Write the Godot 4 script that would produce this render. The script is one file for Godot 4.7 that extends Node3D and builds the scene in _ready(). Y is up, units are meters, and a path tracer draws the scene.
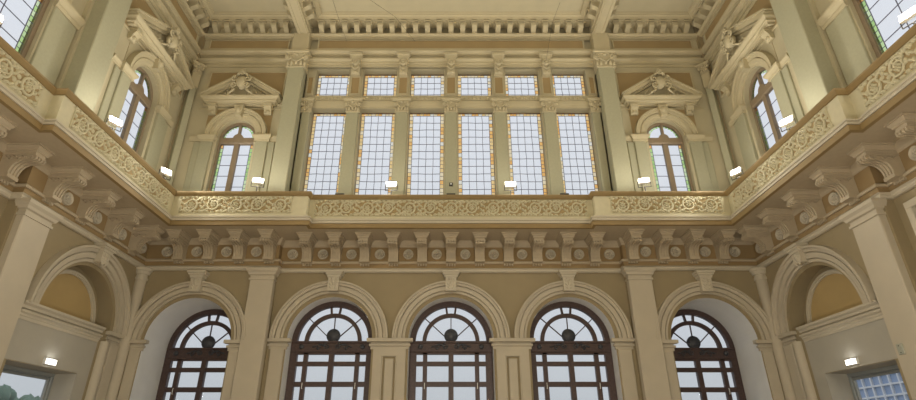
extends Node3D
# Interior of a tall plastered hall, seen looking up at its end wall and the two corners beside it.
# Every wall has its own frame: x runs along the wall, y is height, z stands out of the wall into the room.

const FLAT := 4294967295
var WB := Transform3D(Basis(Vector3(1, 0, 0), Vector3(0, 1, 0), Vector3(0, 0, 1)), Vector3(0, 0, -16))
var WL := Transform3D(Basis(Vector3(0, 0, -1), Vector3(0, 1, 0), Vector3(1, 0, 0)), Vector3(-9.85, 0, 0))
var WR := Transform3D(Basis(Vector3(0, 0, 1), Vector3(0, 1, 0), Vector3(-1, 0, 0)), Vector3(9.85, 0, 0))
const REAR := 11.0
const CEIL := 16.95
var M := {}
var used := {}
var cache := {}
var rng := RandomNumberGenerator.new()

func _ready():
	rng.seed = 7
	set_camera()
	set_world()
	set_materials()
	build_shell()
	build_top()
	build_balconies()
	build_centre_lower()
	build_centre_upper()
	build_bay(WB, -7.75, -1.0, true, -7.60, "tree-view")
	build_bay(WB, 7.75, 1.0, true, 7.60, "office-view")
	build_bay(WL, 13.58, -1.0, false, 13.65, "tree-view")
	build_bay(WR, -13.58, 1.0, false, -13.65, "office-view")
	build_big_pilasters()
	build_side_middles()
	build_lamps()
	build_small_things()
	build_outside()

# ------------------------------------------------------------------ camera, sky, light
func set_camera():
	var cam := Camera3D.new()
	cam.name = "camera"
	add_child(cam)
	cam.near = 0.05
	cam.far = 400.0
	cam.projection = Camera3D.PROJECTION_FRUSTUM
	cam.size = 2.0 * 0.05 * 200.0 / 527.0
	cam.frustum_offset = Vector2(7.0 / 527.0 * 0.05, 0)
	cam.position = Vector3(0, 1.6, 0)
	cam.rotation = Vector3(atan(0.4746), 0, 0)
	cam.current = true

func set_world():
	var we := WorldEnvironment.new()
	we.name = "world_environment"
	var e := Environment.new()
	var sky := Sky.new()
	var sm := ProceduralSkyMaterial.new()
	sm.sky_top_color = Color(0.885, 0.905, 0.94)
	sm.sky_horizon_color = Color(0.70, 0.73, 0.75)
	sm.sky_curve = 0.2
	sm.ground_horizon_color = Color(0.62, 0.64, 0.66)
	sm.ground_bottom_color = Color(0.42, 0.42, 0.42)
	sm.sky_energy_multiplier = 1.0
	sky.sky_material = sm
	e.sky = sky
	e.background_mode = Environment.BG_SKY
	e.tonemap_mode = Environment.TONE_MAPPER_LINEAR
	e.tonemap_exposure = 1.0
	e.sdfgi_enabled = true
	e.ssao_enabled = true
	e.ssil_enabled = true
	we.environment = e
	add_child(we)

const WIRES := [[Vector3(-4.01, 15.80, -15.7), Vector3(-3.87, 15.0, -13.5), Vector3(-3.33, 13.06, -11.0)], [Vector3(-1.38, 15.80, -15.7), Vector3(-1.90, 14.9, -13.5), Vector3(-2.28, 13.06, -11.0)], [Vector3(3.58, 14.80, -15.8), Vector3(3.42, 14.62, -13.5), Vector3(3.20, 13.48, -11.5)]]
const LAMP_COLOR := Color(1.0, 0.975, 0.925)
const SPILL := 1.15      # stray light round each of them
const FLOOD := 5.2       # lamps on the parapets in view
const ADDED_UPLIGHT := 17.0    # added lamps out of view further along, turned up to brighten the ceiling
const ADDED_FLOOR_LAMP := 15.8  # added unseen globes that fill the lower hall with light

# ------------------------------------------------------------------ materials
func noise_tex(freq: float, lo: float, hi: float, sd: int, size := 512) -> NoiseTexture2D:
	var n := FastNoiseLite.new()
	n.seed = sd
	n.frequency = freq
	n.fractal_octaves = 5
	var t := NoiseTexture2D.new()
	t.noise = n
	t.width = size
	t.height = size
	t.seamless = true
	var g := Gradient.new()
	g.set_color(0, Color(lo, lo, lo))
	g.set_color(1, Color(hi, hi, hi * 0.995))
	t.color_ramp = g
	return t

func mat(called: String, c: Color, rough := 0.8, tex: Texture2D = null, scale := 0.35) -> StandardMaterial3D:
	var m := StandardMaterial3D.new()
	m.resource_name = called
	m.albedo_color = c
	m.roughness = rough
	m.cull_mode = BaseMaterial3D.CULL_DISABLED
	if tex:
		m.albedo_texture = tex
		m.uv1_triplanar = true
		m.uv1_world_triplanar = true
		m.uv1_scale = Vector3(scale, scale, scale)
	M[called] = m
	return m

func rgb8(r, g, b) -> Color:
	return Color(r / 255.0, g / 255.0, b / 255.0)

func set_materials():
	var soft := noise_tex(0.006, 0.965, 1.0, 3)
	var fine := noise_tex(0.03, 0.96, 1.0, 5)
	mat("cream", rgb8(191, 182, 162), 0.75, soft)
	mat("arch_cream", rgb8(186, 176, 156), 0.75, soft)
	mat("ochre", rgb8(150, 136, 106), 0.8, soft)
	mat("gold", rgb8(143, 121, 80), 0.7, soft)
	mat("frieze", rgb8(150, 127, 89), 0.8, soft)
	mat("bracket", rgb8(182, 168, 143), 0.75, fine)
	mat("stone", rgb8(165, 162, 136), 0.75, fine, 0.6)
	mat("upper", rgb8(183, 174, 145), 0.8, soft)
	mat("panel_ochre", rgb8(156, 135, 96), 0.8, soft)
	mat("top_cream", rgb8(183, 172, 141), 0.8, soft)
	mat("ceiling", rgb8(185, 176, 147), 0.85, soft)
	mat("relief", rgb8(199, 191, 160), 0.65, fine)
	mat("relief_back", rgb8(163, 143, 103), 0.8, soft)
	mat("reveal", rgb8(228, 229, 229), 0.8, soft)
	mat("lunette", rgb8(173, 149, 101), 0.8, soft)
	mat("plain", rgb8(171, 166, 153), 0.8, soft)
	mat("wood", rgb8(84, 66, 64), 0.45, noise_tex(0.02, 0.75, 1.0, 9), 1.2)
	mat("wood_grey", rgb8(138, 122, 100), 0.55, fine)
	mat("iron", rgb8(58, 60, 66), 0.5)
	mat("lead", rgb8(96, 98, 116), 0.6)
	mat("grey_metal", rgb8(142, 147, 146), 0.4)
	M.grey_metal.metallic = 0.15
	mat("dark_metal", rgb8(52, 48, 42), 0.5)
	mat("floor", rgb8(168, 150, 128), 0.35, fine)
	mat("lamp_case", rgb8(225, 225, 222), 0.4)
	mat("pavement", rgb8(140, 140, 138), 0.9, fine)
	mat("blue_glass", rgb8(150, 172, 204), 0.15)
	mat("white_metal", rgb8(225, 228, 230), 0.5)
	mat("leaf", rgb8(118, 142, 124), 0.9, fine)
	mat("bark", rgb8(92, 78, 64), 0.9)
	var g := StandardMaterial3D.new()
	g.resource_name = "clear_glass"
	g.transparency = BaseMaterial3D.TRANSPARENCY_ALPHA
	g.albedo_color = Color(0.85, 0.88, 0.95, 0.08)
	g.roughness = 0.03
	g.metallic_specular = 0.2
	g.cull_mode = BaseMaterial3D.CULL_DISABLED
	M.glass = g
	var c := StandardMaterial3D.new()
	c.resource_name = "stained_glass"
	c.albedo_color = Color(1, 1, 1, 0.0)
	c.vertex_color_use_as_albedo = true
	c.refraction_enabled = true
	c.refraction_scale = 0.05
	c.roughness = 0.1
	M.stained = c
	var l := StandardMaterial3D.new()
	l.resource_name = "lamp_glow"
	l.albedo_color = Color(1, 1, 1)
	l.emission_enabled = true
	l.emission = Color(1.0, 0.98, 0.93)
	l.emission_energy_multiplier = 3.0
	M.glow = l

# ------------------------------------------------------------------ node helpers
func numbered(called: String) -> String:
	used[called] = used.get(called, -1) + 1
	return called if used[called] == 0 else "%s_%03d" % [called, used[called]]

func thing(called: String, label: String, category: String, xf: Transform3D, group := "", kind := "") -> Node3D:
	var o := Node3D.new()
	o.name = numbered(called)
	add_child(o)
	o.transform = xf
	note(o, label, category, group, kind)
	return o

func note(o: Node3D, label: String, category := "", group := "", kind := ""):
	o.set_meta("label", label)
	if category: o.set_meta("category", category)
	if group: o.set_meta("group", group)
	if kind: o.set_meta("kind", kind)

func nd(s: float) -> String:
	return "nearer the tree-view door" if s < 0 else "nearer the office-view door"

func put(parent: Node3D, called: String, mesh: Mesh, m: Material, at := Vector3.ZERO, turn := Vector3.ZERO) -> MeshInstance3D:
	var o := MeshInstance3D.new()
	o.name = called
	o.mesh = mesh
	o.material_override = m
	parent.add_child(o, true)
	o.position = at
	o.rotation = turn
	return o

func at(w: Transform3D, s: float, y: float, p: float) -> Transform3D:
	return w * Transform3D(Basis.IDENTITY, Vector3(s, y, p))

# ------------------------------------------------------------------ mesh helpers
func mb(smooth := false) -> SurfaceTool:
	var st := SurfaceTool.new()
	st.begin(Mesh.PRIMITIVE_TRIANGLES)
	st.set_smooth_group(0 if smooth else FLAT)
	return st

func done(st: SurfaceTool) -> ArrayMesh:
	st.generate_normals()
	return st.commit()

func tri(st: SurfaceTool, a: Vector3, b: Vector3, c: Vector3):
	st.add_vertex(a); st.add_vertex(b); st.add_vertex(c)

# a, b, c, d clockwise as seen from outside
func quad(st: SurfaceTool, a: Vector3, b: Vector3, c: Vector3, d: Vector3):
	tri(st, a, b, c); tri(st, a, c, d)

func box(st: SurfaceTool, x0: float, x1: float, y0: float, y1: float, z0: float, z1: float):
	var p := [Vector3(x0, y0, z0), Vector3(x1, y0, z0), Vector3(x1, y1, z0), Vector3(x0, y1, z0), Vector3(x0, y0, z1), Vector3(x1, y0, z1), Vector3(x1, y1, z1), Vector3(x0, y1, z1)]
	quad(st, p[0], p[1], p[2], p[3])
	quad(st, p[4], p[7], p[6], p[5])
	quad(st, p[0], p[3], p[7], p[4])
	quad(st, p[1], p[5], p[6], p[2])
	quad(st, p[3], p[2], p[6], p[7])
	quad(st, p[0], p[4], p[5], p[1])

# box with the edges of its front face (z1) cut at 45 degrees
func bevel_box(st: SurfaceTool, x0: float, x1: float, y0: float, y1: float, z0: float, z1: float, b: float):
	var zb := z1 - b
	quad(st, Vector3(x0 + b, y0 + b, z1), Vector3(x0 + b, y1 - b, z1), Vector3(x1 - b, y1 - b, z1), Vector3(x1 - b, y0 + b, z1))
	var o := [Vector3(x0, y0, zb), Vector3(x0, y1, zb), Vector3(x1, y1, zb), Vector3(x1, y0, zb)]
	var f := [Vector3(x0 + b, y0 + b, z1), Vector3(x0 + b, y1 - b, z1), Vector3(x1 - b, y1 - b, z1), Vector3(x1 - b, y0 + b, z1)]
	var k := [Vector3(x0, y0, z0), Vector3(x0, y1, z0), Vector3(x1, y1, z0), Vector3(x1, y0, z0)]
	for i in 4:
		var j := (i + 1) % 4
		quad(st, o[i], o[j], f[j], f[i])
		quad(st, k[i], k[j], o[j], o[i])
	quad(st, k[0], k[3], k[2], k[1])

# profile in (z, y), extruded along x
func extrude_x(st: SurfaceTool, prof: Array, x0: float, x1: float, caps := true):
	var poly := PackedVector2Array(prof)
	if Geometry2D.is_polygon_clockwise(poly):
		poly.reverse()
	var n := poly.size()
	for i in n:
		var a := poly[i]
		var b := poly[(i + 1) % n]
		quad(st, Vector3(x0, a.y, a.x), Vector3(x0, b.y, b.x), Vector3(x1, b.y, b.x), Vector3(x1, a.y, a.x))
	if caps:
		var t := Geometry2D.triangulate_polygon(poly)
		for i in range(0, t.size(), 3):
			var a := poly[t[i]]
			var b := poly[t[i + 1]]
			var c := poly[t[i + 2]]
			tri(st, Vector3(x0, a.y, a.x), Vector3(x0, b.y, b.x), Vector3(x0, c.y, c.x))
			tri(st, Vector3(x1, a.y, a.x), Vector3(x1, c.y, c.x), Vector3(x1, b.y, b.x))

# outline in (x, y), extruded along z
func extrude_z(st: SurfaceTool, outline: Array, z0: float, z1: float):
	var poly := PackedVector2Array(outline)
	if Geometry2D.is_polygon_clockwise(poly):
		poly.reverse()
	var n := poly.size()
	for i in n:
		var a := poly[i]
		var b := poly[(i + 1) % n]
		quad(st, Vector3(a.x, a.y, z0), Vector3(a.x, a.y, z1), Vector3(b.x, b.y, z1), Vector3(b.x, b.y, z0))
	var t := Geometry2D.triangulate_polygon(poly)
	for i in range(0, t.size(), 3):
		var a := poly[t[i]]
		var b := poly[t[i + 1]]
		var c := poly[t[i + 2]]
		tri(st, Vector3(a.x, a.y, z1), Vector3(c.x, c.y, z1), Vector3(b.x, b.y, z1))
		tri(st, Vector3(a.x, a.y, z0), Vector3(b.x, b.y, z0), Vector3(c.x, c.y, z0))

# profile in (r, z), closed, swept round the z axis in the xy plane
func arc(st: SurfaceTool, prof: Array, cx: float, cy: float, a0: float, a1: float, n: int):
	var k := prof.size()
	for i in n:
		var u := lerpf(a0, a1, float(i) / n)
		var v := lerpf(a0, a1, float(i + 1) / n)
		for j in k:
			var p: Vector2 = prof[j]
			var q: Vector2 = prof[(j + 1) % k]
			quad(st, Vector3(cx + p.x * cos(u), cy + p.x * sin(u), p.y), Vector3(cx + p.x * cos(v), cy + p.x * sin(v), p.y), Vector3(cx + q.x * cos(v), cy + q.x * sin(v), q.y), Vector3(cx + q.x * cos(u), cy + q.x * sin(u), q.y))
	var t := Geometry2D.triangulate_polygon(PackedVector2Array(prof))
	for a in [a0, a1]:
		for i in range(0, t.size(), 3):
			var v3 := []
			for j in 3:
				var p: Vector2 = prof[t[i + j]]
				v3.append(Vector3(cx + p.x * cos(a), cy + p.x * sin(a), p.y))
			tri(st, v3[0], v3[1], v3[2])

# flat ring piece with thickness
func ring(st: SurfaceTool, r0: float, r1: float, z0: float, z1: float, cx: float, cy: float, a0: float, a1: float, n: int):
	arc(st, [Vector2(r0, z0), Vector2(r0, z1), Vector2(r1, z1), Vector2(r1, z0)], cx, cy, a0, a1, n)

# profile in (r, z) turned round the z axis
func lathe(st: SurfaceTool, prof: Array, c: Vector3, n: int):
	for i in n:
		var u := TAU * i / n
		var v := TAU * (i + 1) / n
		for j in prof.size() - 1:
			var p: Vector2 = prof[j]
			var q: Vector2 = prof[j + 1]
			quad(st, c + Vector3(p.x * cos(u), p.x * sin(u), p.y), c + Vector3(q.x * cos(u), q.x * sin(u), q.y), c + Vector3(q.x * cos(v), q.x * sin(v), q.y), c + Vector3(p.x * cos(v), p.x * sin(v), p.y))

# profile in (r, y) turned round the y axis
func lathe_y(st: SurfaceTool, prof: Array, c: Vector3, n: int):
	for i in n:
		var u := TAU * i / n
		var v := TAU * (i + 1) / n
		for j in prof.size() - 1:
			var p: Vector2 = prof[j]
			var q: Vector2 = prof[j + 1]
			quad(st, c + Vector3(p.x * cos(u), p.y, p.x * sin(u)), c + Vector3(p.x * cos(v), p.y, p.x * sin(v)), c + Vector3(q.x * cos(v), q.y, q.x * sin(v)), c + Vector3(q.x * cos(u), q.y, q.x * sin(u)))

# round bar through points
func tube(st: SurfaceTool, pts: Array, r0: float, r1: float, sides := 6):
	var n := pts.size()
	var rings := []
	for i in n:
		var d: Vector3 = (pts[mini(i + 1, n - 1)] - pts[maxi(i - 1, 0)]).normalized()
		var u := d.cross(Vector3(0, 0, 1))
		if u.length() < 0.1:
			u = d.cross(Vector3(1, 0, 0))
		u = u.normalized()
		var v := d.cross(u).normalized()
		var r := lerpf(r0, r1, float(i) / maxi(1, n - 1))
		var ringp := []
		for k in sides:
			var a := TAU * k / sides
			ringp.append(pts[i] + u * (r * cos(a)) + v * (r * sin(a)))
		rings.append(ringp)
	for i in n - 1:
		for k in sides:
			var k2 := (k + 1) % sides
			quad(st, rings[i][k], rings[i][k2], rings[i + 1][k2], rings[i + 1][k])
	for k in range(1, sides - 1):
		tri(st, rings[0][0], rings[0][k + 1], rings[0][k])
		tri(st, rings[n - 1][0], rings[n - 1][k], rings[n - 1][k + 1])

# half of an ellipsoid standing out along z
func blob(st: SurfaceTool, c: Vector3, rx: float, ry: float, rz: float, turn := 0.0, n := 8):
	var cs := cos(turn)
	var sn := sin(turn)
	var rows := [[1.0, 0.0], [0.82, 0.57], [0.42, 0.91]]
	var f := func(q, a): return c + Vector3(q[0] * rx * cos(a) * cs - q[0] * ry * sin(a) * sn, q[0] * rx * cos(a) * sn + q[0] * ry * sin(a) * cs, q[1] * rz)
	for i in n:
		var u := TAU * i / n
		var v := TAU * (i + 1) / n
		for j in 2:
			quad(st, f.call(rows[j], u), f.call(rows[j + 1], u), f.call(rows[j + 1], v), f.call(rows[j], v))
		tri(st, f.call(rows[2], u), c + Vector3(0, 0, rz), f.call(rows[2], v))

func spiral(c: Vector2, r0: float, r1: float, a0: float, turns: float, z: float, n := 22) -> Array:
	var out := []
	for i in n + 1:
		var t := float(i) / n
		var a := a0 + turns * TAU * t
		var r := lerpf(r0, r1, t)
		out.append(Vector3(c.x + r * cos(a), c.y + r * sin(a), z))
	return out

# moulding with a profile in (offset, height), mitred along a path on plan
func run(st: SurfaceTool, prof: Array, path: Array, from := 0, to := -1, closed := true, caps := true):
	var n := path.size()
	if to < 0:
		to = n - 1
	var nor := []
	for i in n - 1:
		var d: Vector2 = (path[i + 1] - path[i]).normalized()
		nor.append(Vector2(-d.y, d.x))
	var mit := []
	for i in n:
		var a: Vector2 = nor[maxi(i - 1, 0)]
		var b: Vector2 = nor[mini(i, n - 2)]
		mit.append((a + b) / (1.0 + a.dot(b)))
	var pt := func(i, q): return Vector3(path[i].x + mit[i].x * q.x, q.y, path[i].y + mit[i].y * q.x)
	var k := prof.size()
	for i in range(from, to):
		for j in (k if closed else k - 1):
			var p: Vector2 = prof[j]
			var q: Vector2 = prof[(j + 1) % k]
			quad(st, pt.call(i, p), pt.call(i, q), pt.call(i + 1, q), pt.call(i + 1, p))
	if caps and closed:
		var t := Geometry2D.triangulate_polygon(PackedVector2Array(prof))
		for e in [from, to]:
			for i in range(0, t.size(), 3):
				tri(st, pt.call(e, prof[t[i]]), pt.call(e, prof[t[i + 1]]), pt.call(e, prof[t[i + 2]]))

func pr(a: Array) -> Array:
	var out := []
	for i in range(0, a.size(), 2):
		out.append(Vector2(a[i], a[i + 1]))
	return out

# a wall from x0 to x1, y0 to y1, front at zf, back at zb, with openings [centre, half width, bottom, spring or top, arched]
func wall_panel(face: SurfaceTool, rev: SurfaceTool, x0: float, x1: float, y0: float, y1: float, zf: float, zb: float, ops: Array):
	var rect := func(a: float, b: float, c: float, d: float):
		quad(face, Vector3(a, c, zf), Vector3(a, d, zf), Vector3(b, d, zf), Vector3(b, c, zf))
		quad(face, Vector3(a, c, zb), Vector3(b, c, zb), Vector3(b, d, zb), Vector3(a, d, zb))
	var x := x0
	for o in ops:
		var l: float = o[0] - o[1]
		var r: float = o[0] + o[1]
		rect.call(x, l, y0, y1)
		if o[2] > y0:
			rect.call(l, r, y0, o[2])
			quad(rev, Vector3(l, o[2], zb), Vector3(l, o[2], zf), Vector3(r, o[2], zf), Vector3(r, o[2], zb))
		for s in [[l, 1], [r, -1]]:
			quad(rev, Vector3(s[0], o[2], zf), Vector3(s[0], o[3], zf), Vector3(s[0], o[3], zb), Vector3(s[0], o[2], zb))
		if o[4]:
			var n := 36
			for i in n:
				var u := PI - PI * i / n
				var v := PI - PI * (i + 1) / n
				var a := Vector2(o[0] + o[1] * cos(u), o[3] + o[1] * sin(u))
				var b := Vector2(o[0] + o[1] * cos(v), o[3] + o[1] * sin(v))
				quad(face, Vector3(a.x, a.y, zf), Vector3(a.x, y1, zf), Vector3(b.x, y1, zf), Vector3(b.x, b.y, zf))
				quad(face, Vector3(a.x, a.y, zb), Vector3(b.x, b.y, zb), Vector3(b.x, y1, zb), Vector3(a.x, y1, zb))
				quad(rev, Vector3(a.x, a.y, zf), Vector3(b.x, b.y, zf), Vector3(b.x, b.y, zb), Vector3(a.x, a.y, zb))
		else:
			rect.call(l, r, o[3], y1)
			quad(rev, Vector3(l, o[3], zf), Vector3(r, o[3], zf), Vector3(r, o[3], zb), Vector3(l, o[3], zb))
		x = r
	rect.call(x, x1, y0, y1)
	quad(face, Vector3(x0, y1, zf), Vector3(x0, y1, zb), Vector3(x1, y1, zb), Vector3(x1, y1, zf))
	quad(face, Vector3(x0, y0, zf), Vector3(x1, y0, zf), Vector3(x1, y0, zb), Vector3(x0, y0, zb))
	quad(face, Vector3(x0, y0, zf), Vector3(x0, y0, zb), Vector3(x0, y1, zb), Vector3(x0, y1, zf))
	quad(face, Vector3(x1, y0, zf), Vector3(x1, y1, zf), Vector3(x1, y1, zb), Vector3(x1, y0, zb))

# ------------------------------------------------------------------ the room shell
const WSP := 1.787   # spacing of the leaded windows
const JOG := 5.45
const SJOG := 10.6
const PL := 0.25     # how far the lower corner bays stand forward
const PU := 0.12     # the same above the gallery
const SPRING := 4.6
const UPS := 11.65

func build_shell():
	var st := mb()
	box(st, -12, 12, -0.3, 0, -17.6, REAR + 0.6)
	var o := put(self, "floor", done(st), M.floor)
	note(o, "stone floor of the tall hall", "floor", "", "structure")
	st = mb()
	box(st, -12, 12, CEIL, CEIL + 0.4, -17.6, REAR + 0.6)
	o = put(self, "ceiling", done(st), M.ceiling)
	note(o, "cream plaster ceiling divided by two deep beams", "ceiling", "", "structure")
	# end wall
	var w := thing("wall_back", "end wall with round-arched windows below and a gallery of leaded windows above", "wall", WB, "", "structure")
	var face := mb()
	var rev := mb()
	wall_panel(face, rev, -JOG, JOG, 0, 7.3, 0, -0.66, [[-3.63, 1.27, 0.9, SPRING, true], [0.0, 1.27, 0.9, SPRING, true], [3.63, 1.27, 0.9, SPRING, true]])
	for s in [-1.0, 1.0]:
		var a := minf(s * JOG, s * 9.6)
		var b := maxf(s * JOG, s * 9.6)
		wall_panel(face, rev, a, b, 0, 7.3, PL, -1.32, [[s * 7.75, 1.27, 0.8, SPRING - 0.09, true]])
	put(w, "lower_wall", done(face), M.ochre)
	put(w, "reveal", done(rev), M.reveal)
	face = mb()
	rev = mb()
	var tall := []
	var small := []
	for i in 6:
		tall.append([(i - 2.5) * WSP, 0.635, 8.2, 12.9, false])
		small.append([(i - 2.5) * WSP, 0.635, 13.45, 14.69, false])
	wall_panel(face, rev, -JOG - 0.05, JOG + 0.05, 7.3, 13.2, 0, -0.38, tall)
	wall_panel(face, rev, -JOG - 0.05, JOG + 0.05, 13.2, CEIL, 0, -0.38, small)
	for s in [-1.0, 1.0]:
		var a := minf(s * JOG, s * 9.73)
		var b := maxf(s * JOG, s * 9.73)
		wall_panel(face, rev, a, b, 7.3, CEIL, PU, -0.2, [[s * 7.60, 0.66, 8.3, UPS, true]])
	put(w, "upper_wall", done(face), M.upper)
	put(w, "reveal", done(rev), M.upper)
	# long walls
	for k in 2:
		var s := 1.0 if k == 0 else -1.0
		w = thing(["wall_left", "wall_right"][k], "long wall of the hall with a blind arch over a glazed door and windows above the gallery", "wall", [WL, WR][k], "", "structure")
		face = mb()
		rev = mb()
		var fill := func(f, r, a: float, b: float, y0: float, y1: float, zf: float, zb: float, ops: Array):
			for q in ops: q[0] *= s
			if s < 0: ops.reverse()
			wall_panel(f, r, minf(a * s, b * s), maxf(a * s, b * s), y0, y1, zf, zb, ops)
		var rev2 := mb()
		fill.call(face, rev, SJOG, 15.75, 0, SPRING, PL, -0.5, [[12.95, 1.19, 0.0, 3.37, false]])
		fill.call(face, rev2, SJOG, 15.75, SPRING, 7.3, PL, -0.45, [[13.55, 1.42, SPRING, SPRING, true]])
		fill.call(face, rev, -REAR, SJOG, 0, 7.3, 0, -0.85, [[8.7, 1.45, 0.0, 6.25, false]])
		put(w, "lower_wall", done(face), M.ochre)
		put(w, "reveal", done(rev), M.plain)
		put(w, "arch_reveal", done(rev2), M.ochre)
		face = mb()
		rev = mb()
		fill.call(face, rev, SJOG, 15.88, 7.3, CEIL, PU, -0.2, [[13.65, 0.66 * 1.10, 8.3, UPS + 0.30, true]])
		fill.call(face, rev, -REAR, SJOG, 7.3, CEIL, 0.0, -0.26, [[8.05, 1.65, 8.3, UPS + 0.2, true]])
		put(w, "upper_wall", done(face), M.upper)
		put(w, "reveal", done(rev), M.upper)
		st = mb()
		box(st, minf(SJOG * s, 15.7 * s), maxf(SJOG * s, 15.7 * s), SPRING, 7.2, -0.9, -0.45)
		put(w, "backing", done(st), M.lunette)
	st = mb()
	box(st, -12, 12, 0, CEIL, REAR, REAR + 0.6)
	o = put(self, "wall_front", done(st), M.upper)
	note(o, "plain plastered wall closing the hall behind the viewer", "wall", "", "structure")
	st = mb()
	for s in [-1.0, 1.0]:
		box(st, minf(s * 9.55, s * 10.3), maxf(s * 9.55, s * 10.3), 0, CEIL, -16.8, -15.72)
	o = put(self, "wall_corner", done(st), M.ochre)
	note(o, "solid corner masonry where the end wall meets the long walls", "wall", "", "structure")

# ------------------------------------------------------------------ entablature and ceiling
func build_top():
	var path := [Vector2(-9.73, REAR), Vector2(-9.73, -15.88), Vector2(9.73, -15.88), Vector2(9.73, REAR)]
	var st := mb()
	run(st, pr([0, 14.69, 0.04, 14.69, 0.04, 14.80, 0.10, 14.81, 0.10, 14.90, 0.18, 14.96, 0.18, 15.0, 0.03, 15.01, 0.03, 15.18, 0.14, 15.19, 0.14, 15.24, 0.24, 15.29, 0.24, 15.35, 0.0, 15.36]), path)
	var o := put(self, "trim_1", done(st), M.top_cream)
	note(o, "cream architrave moulding running above the upper windows", "moulding", "", "structure")
	st = mb()
	run(st, pr([0, 15.36, 0.06, 15.36, 0.06, 15.56, 0.0, 15.56]), path)
	run(st, pr([0, 16.02, 0.05, 16.02, 0.05, 16.06, 0.14, 16.07, 0.14, 16.11, 0.20, 16.15, 0.20, 16.20, 0.0, 16.20]), path)
	o = put(self, "trim_2", done(st), M.top_cream)
	note(o, "cream frieze bands bordering the ochre panels under the ceiling", "moulding", "", "structure")
	# ochre frieze panels with raised borders
	var spans := [[WB, -5.1, 5.1, 0.12], [WB, -9.3, -6.3, 0.12], [WB, 6.3, 9.3, 0.12], [WL, 11.75, 15.5, 0.12], [WR, -15.5, -11.75, 0.12], [WL, 4.0, 10.1, 0.12], [WR, -10.1, -4.0, 0.12]]
	var fz := thing("trim_3", "row of long ochre frieze panels in cream borders under the ceiling", "panels", Transform3D.IDENTITY, "", "structure")
	for q in spans:
		var sm := mb()
		box(sm, q[1], q[2], 15.62, 15.97, q[3] - 0.01, q[3] + 0.015)
		var pn := put(fz, "frieze_panel", done(sm), M.panel_ochre)
		pn.transform = q[0]
		sm = mb()
		frame_border(sm, q[1], q[2], 15.60, 15.99, 0.06, q[3], q[3] + 0.05)
		var bd := put(fz, "panel_border", done(sm), M.top_cream)
		bd.transform = q[0]
	# crowning cornice
	st = mb()
	run(st, pr([0, 16.70, 0.40, 16.70, 0.40, 16.75, 0.44, 16.76, 0.44, 16.80, 0.50, 16.86, 0.50, 16.90, 0.56, 16.91, 0.56, CEIL, 0.0, CEIL]), path)
	o = put(self, "trim_4", done(st), M.top_cream)
	note(o, "cream crowning cornice between corbel table and ceiling", "moulding", "", "structure")
	# corbel table along the walls
	var ct := thing("corbel_table", "row of small arched plaster corbels below the ceiling cornice", "corbels", Transform3D.IDENTITY)
	for i in range(-20, 21):
		var s := i * 0.4575
		if absf(absf(s) - 5.66) > 0.30 and absf(s) < 9.3:
			put(ct, "corbel", corbel_mesh(), M.top_cream).transform = at(WB, s, 0, 0.12)
	for k in 2:
		for i in 22:
			var s := (15.45 - i * 0.4575) * (1.0 if k == 0 else -1.0)
			put(ct, "corbel", corbel_mesh(), M.top_cream).transform = at([WL, WR][k], s, 0, 0.12)
	# beams
	for s in [-1.0, 1.0]:
		var b := thing("ceiling_beam", "deep cream ceiling beam running out above a tall pilaster, " + nd(s), "beam", Transform3D(Basis.IDENTITY, Vector3(s * 5.68, 0, 0)), "two ceiling beams")
		st = mb()
		box(st, -0.22, 0.22, 16.09, CEIL, -15.75, REAR)
		box(st, -0.17, -0.10, 16.06, 16.09, -15.75, REAR)
		box(st, 0.10, 0.17, 16.06, 16.09, -15.75, REAR)
		box(st, -0.27, 0.27, 16.24, 16.32, -15.7, REAR)
		put(b, "soffit_beam", done(st), M.top_cream)
		st = mb()
		for e in [-1.0, 1.0]:
			run(st, pr([0.20, 16.74, 0.52, 16.74, 0.56, 16.82, 0.66, 16.88, 0.66, CEIL, 0.2, CEIL]), [Vector2(0, REAR), Vector2(0, -15.5)] if e > 0 else [Vector2(0, -15.5), Vector2(0, REAR)])
		put(b, "cornice", done(st), M.top_cream)
		for e in [-1.0, 1.0]:
			for i in 20:
				var c := put(b, "corbel", corbel_mesh(), M.top_cream)
				c.transform = Transform3D(Basis(Vector3.UP, e * PI / 2), Vector3(e * 0.14, 0, -15.0 + i * 0.4575))

func frame_border(st: SurfaceTool, x0: float, x1: float, y0: float, y1: float, t: float, z0: float, z1: float):
	bevel_box(st, x0 - t, x1 + t, y0 - t, y0, z0, z1, 0.012)
	bevel_box(st, x0 - t, x1 + t, y1, y1 + t, z0, z1, 0.012)
	bevel_box(st, x0 - t, x0, y0, y1, z0, z1, 0.012)
	bevel_box(st, x1, x1 + t, y0, y1, z0, z1, 0.012)

func corbel_mesh() -> Mesh:
	if not cache.has("corbel"):
		var st := mb()
		# console: curved below
		var p := pr([0, 16.2, 0.05, 16.2, 0.10, 16.23, 0.17, 16.31, 0.24, 16.36, 0.33, 16.40, 0.37, 16.46, 0.37, 16.60, 0.40, 16.60, 0.40, 16.72, 0, 16.72])
		extrude_x(st, p, -0.095, 0.095)
		box(st, -0.12, 0.12, 16.6, 16.66, 0, 0.42)
		# little arch to the next corbel, two halves
		for e in [-1.0, 1.0]:
			var outl := []
			outl.append(Vector2(e * 0.09, 16.71))
			outl.append(Vector2(e * 0.2288, 16.71))
			for i in 6:
				var a := PI / 2 - PI / 2 * i / 5
				outl.append(Vector2(e * (0.2288 - 0.1338 * cos(a)), 16.50 + 0.16 * sin(a)))
			extrude_z(st, outl, 0.0, 0.30)
		cache.corbel = done(st)
	return cache.corbel

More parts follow.
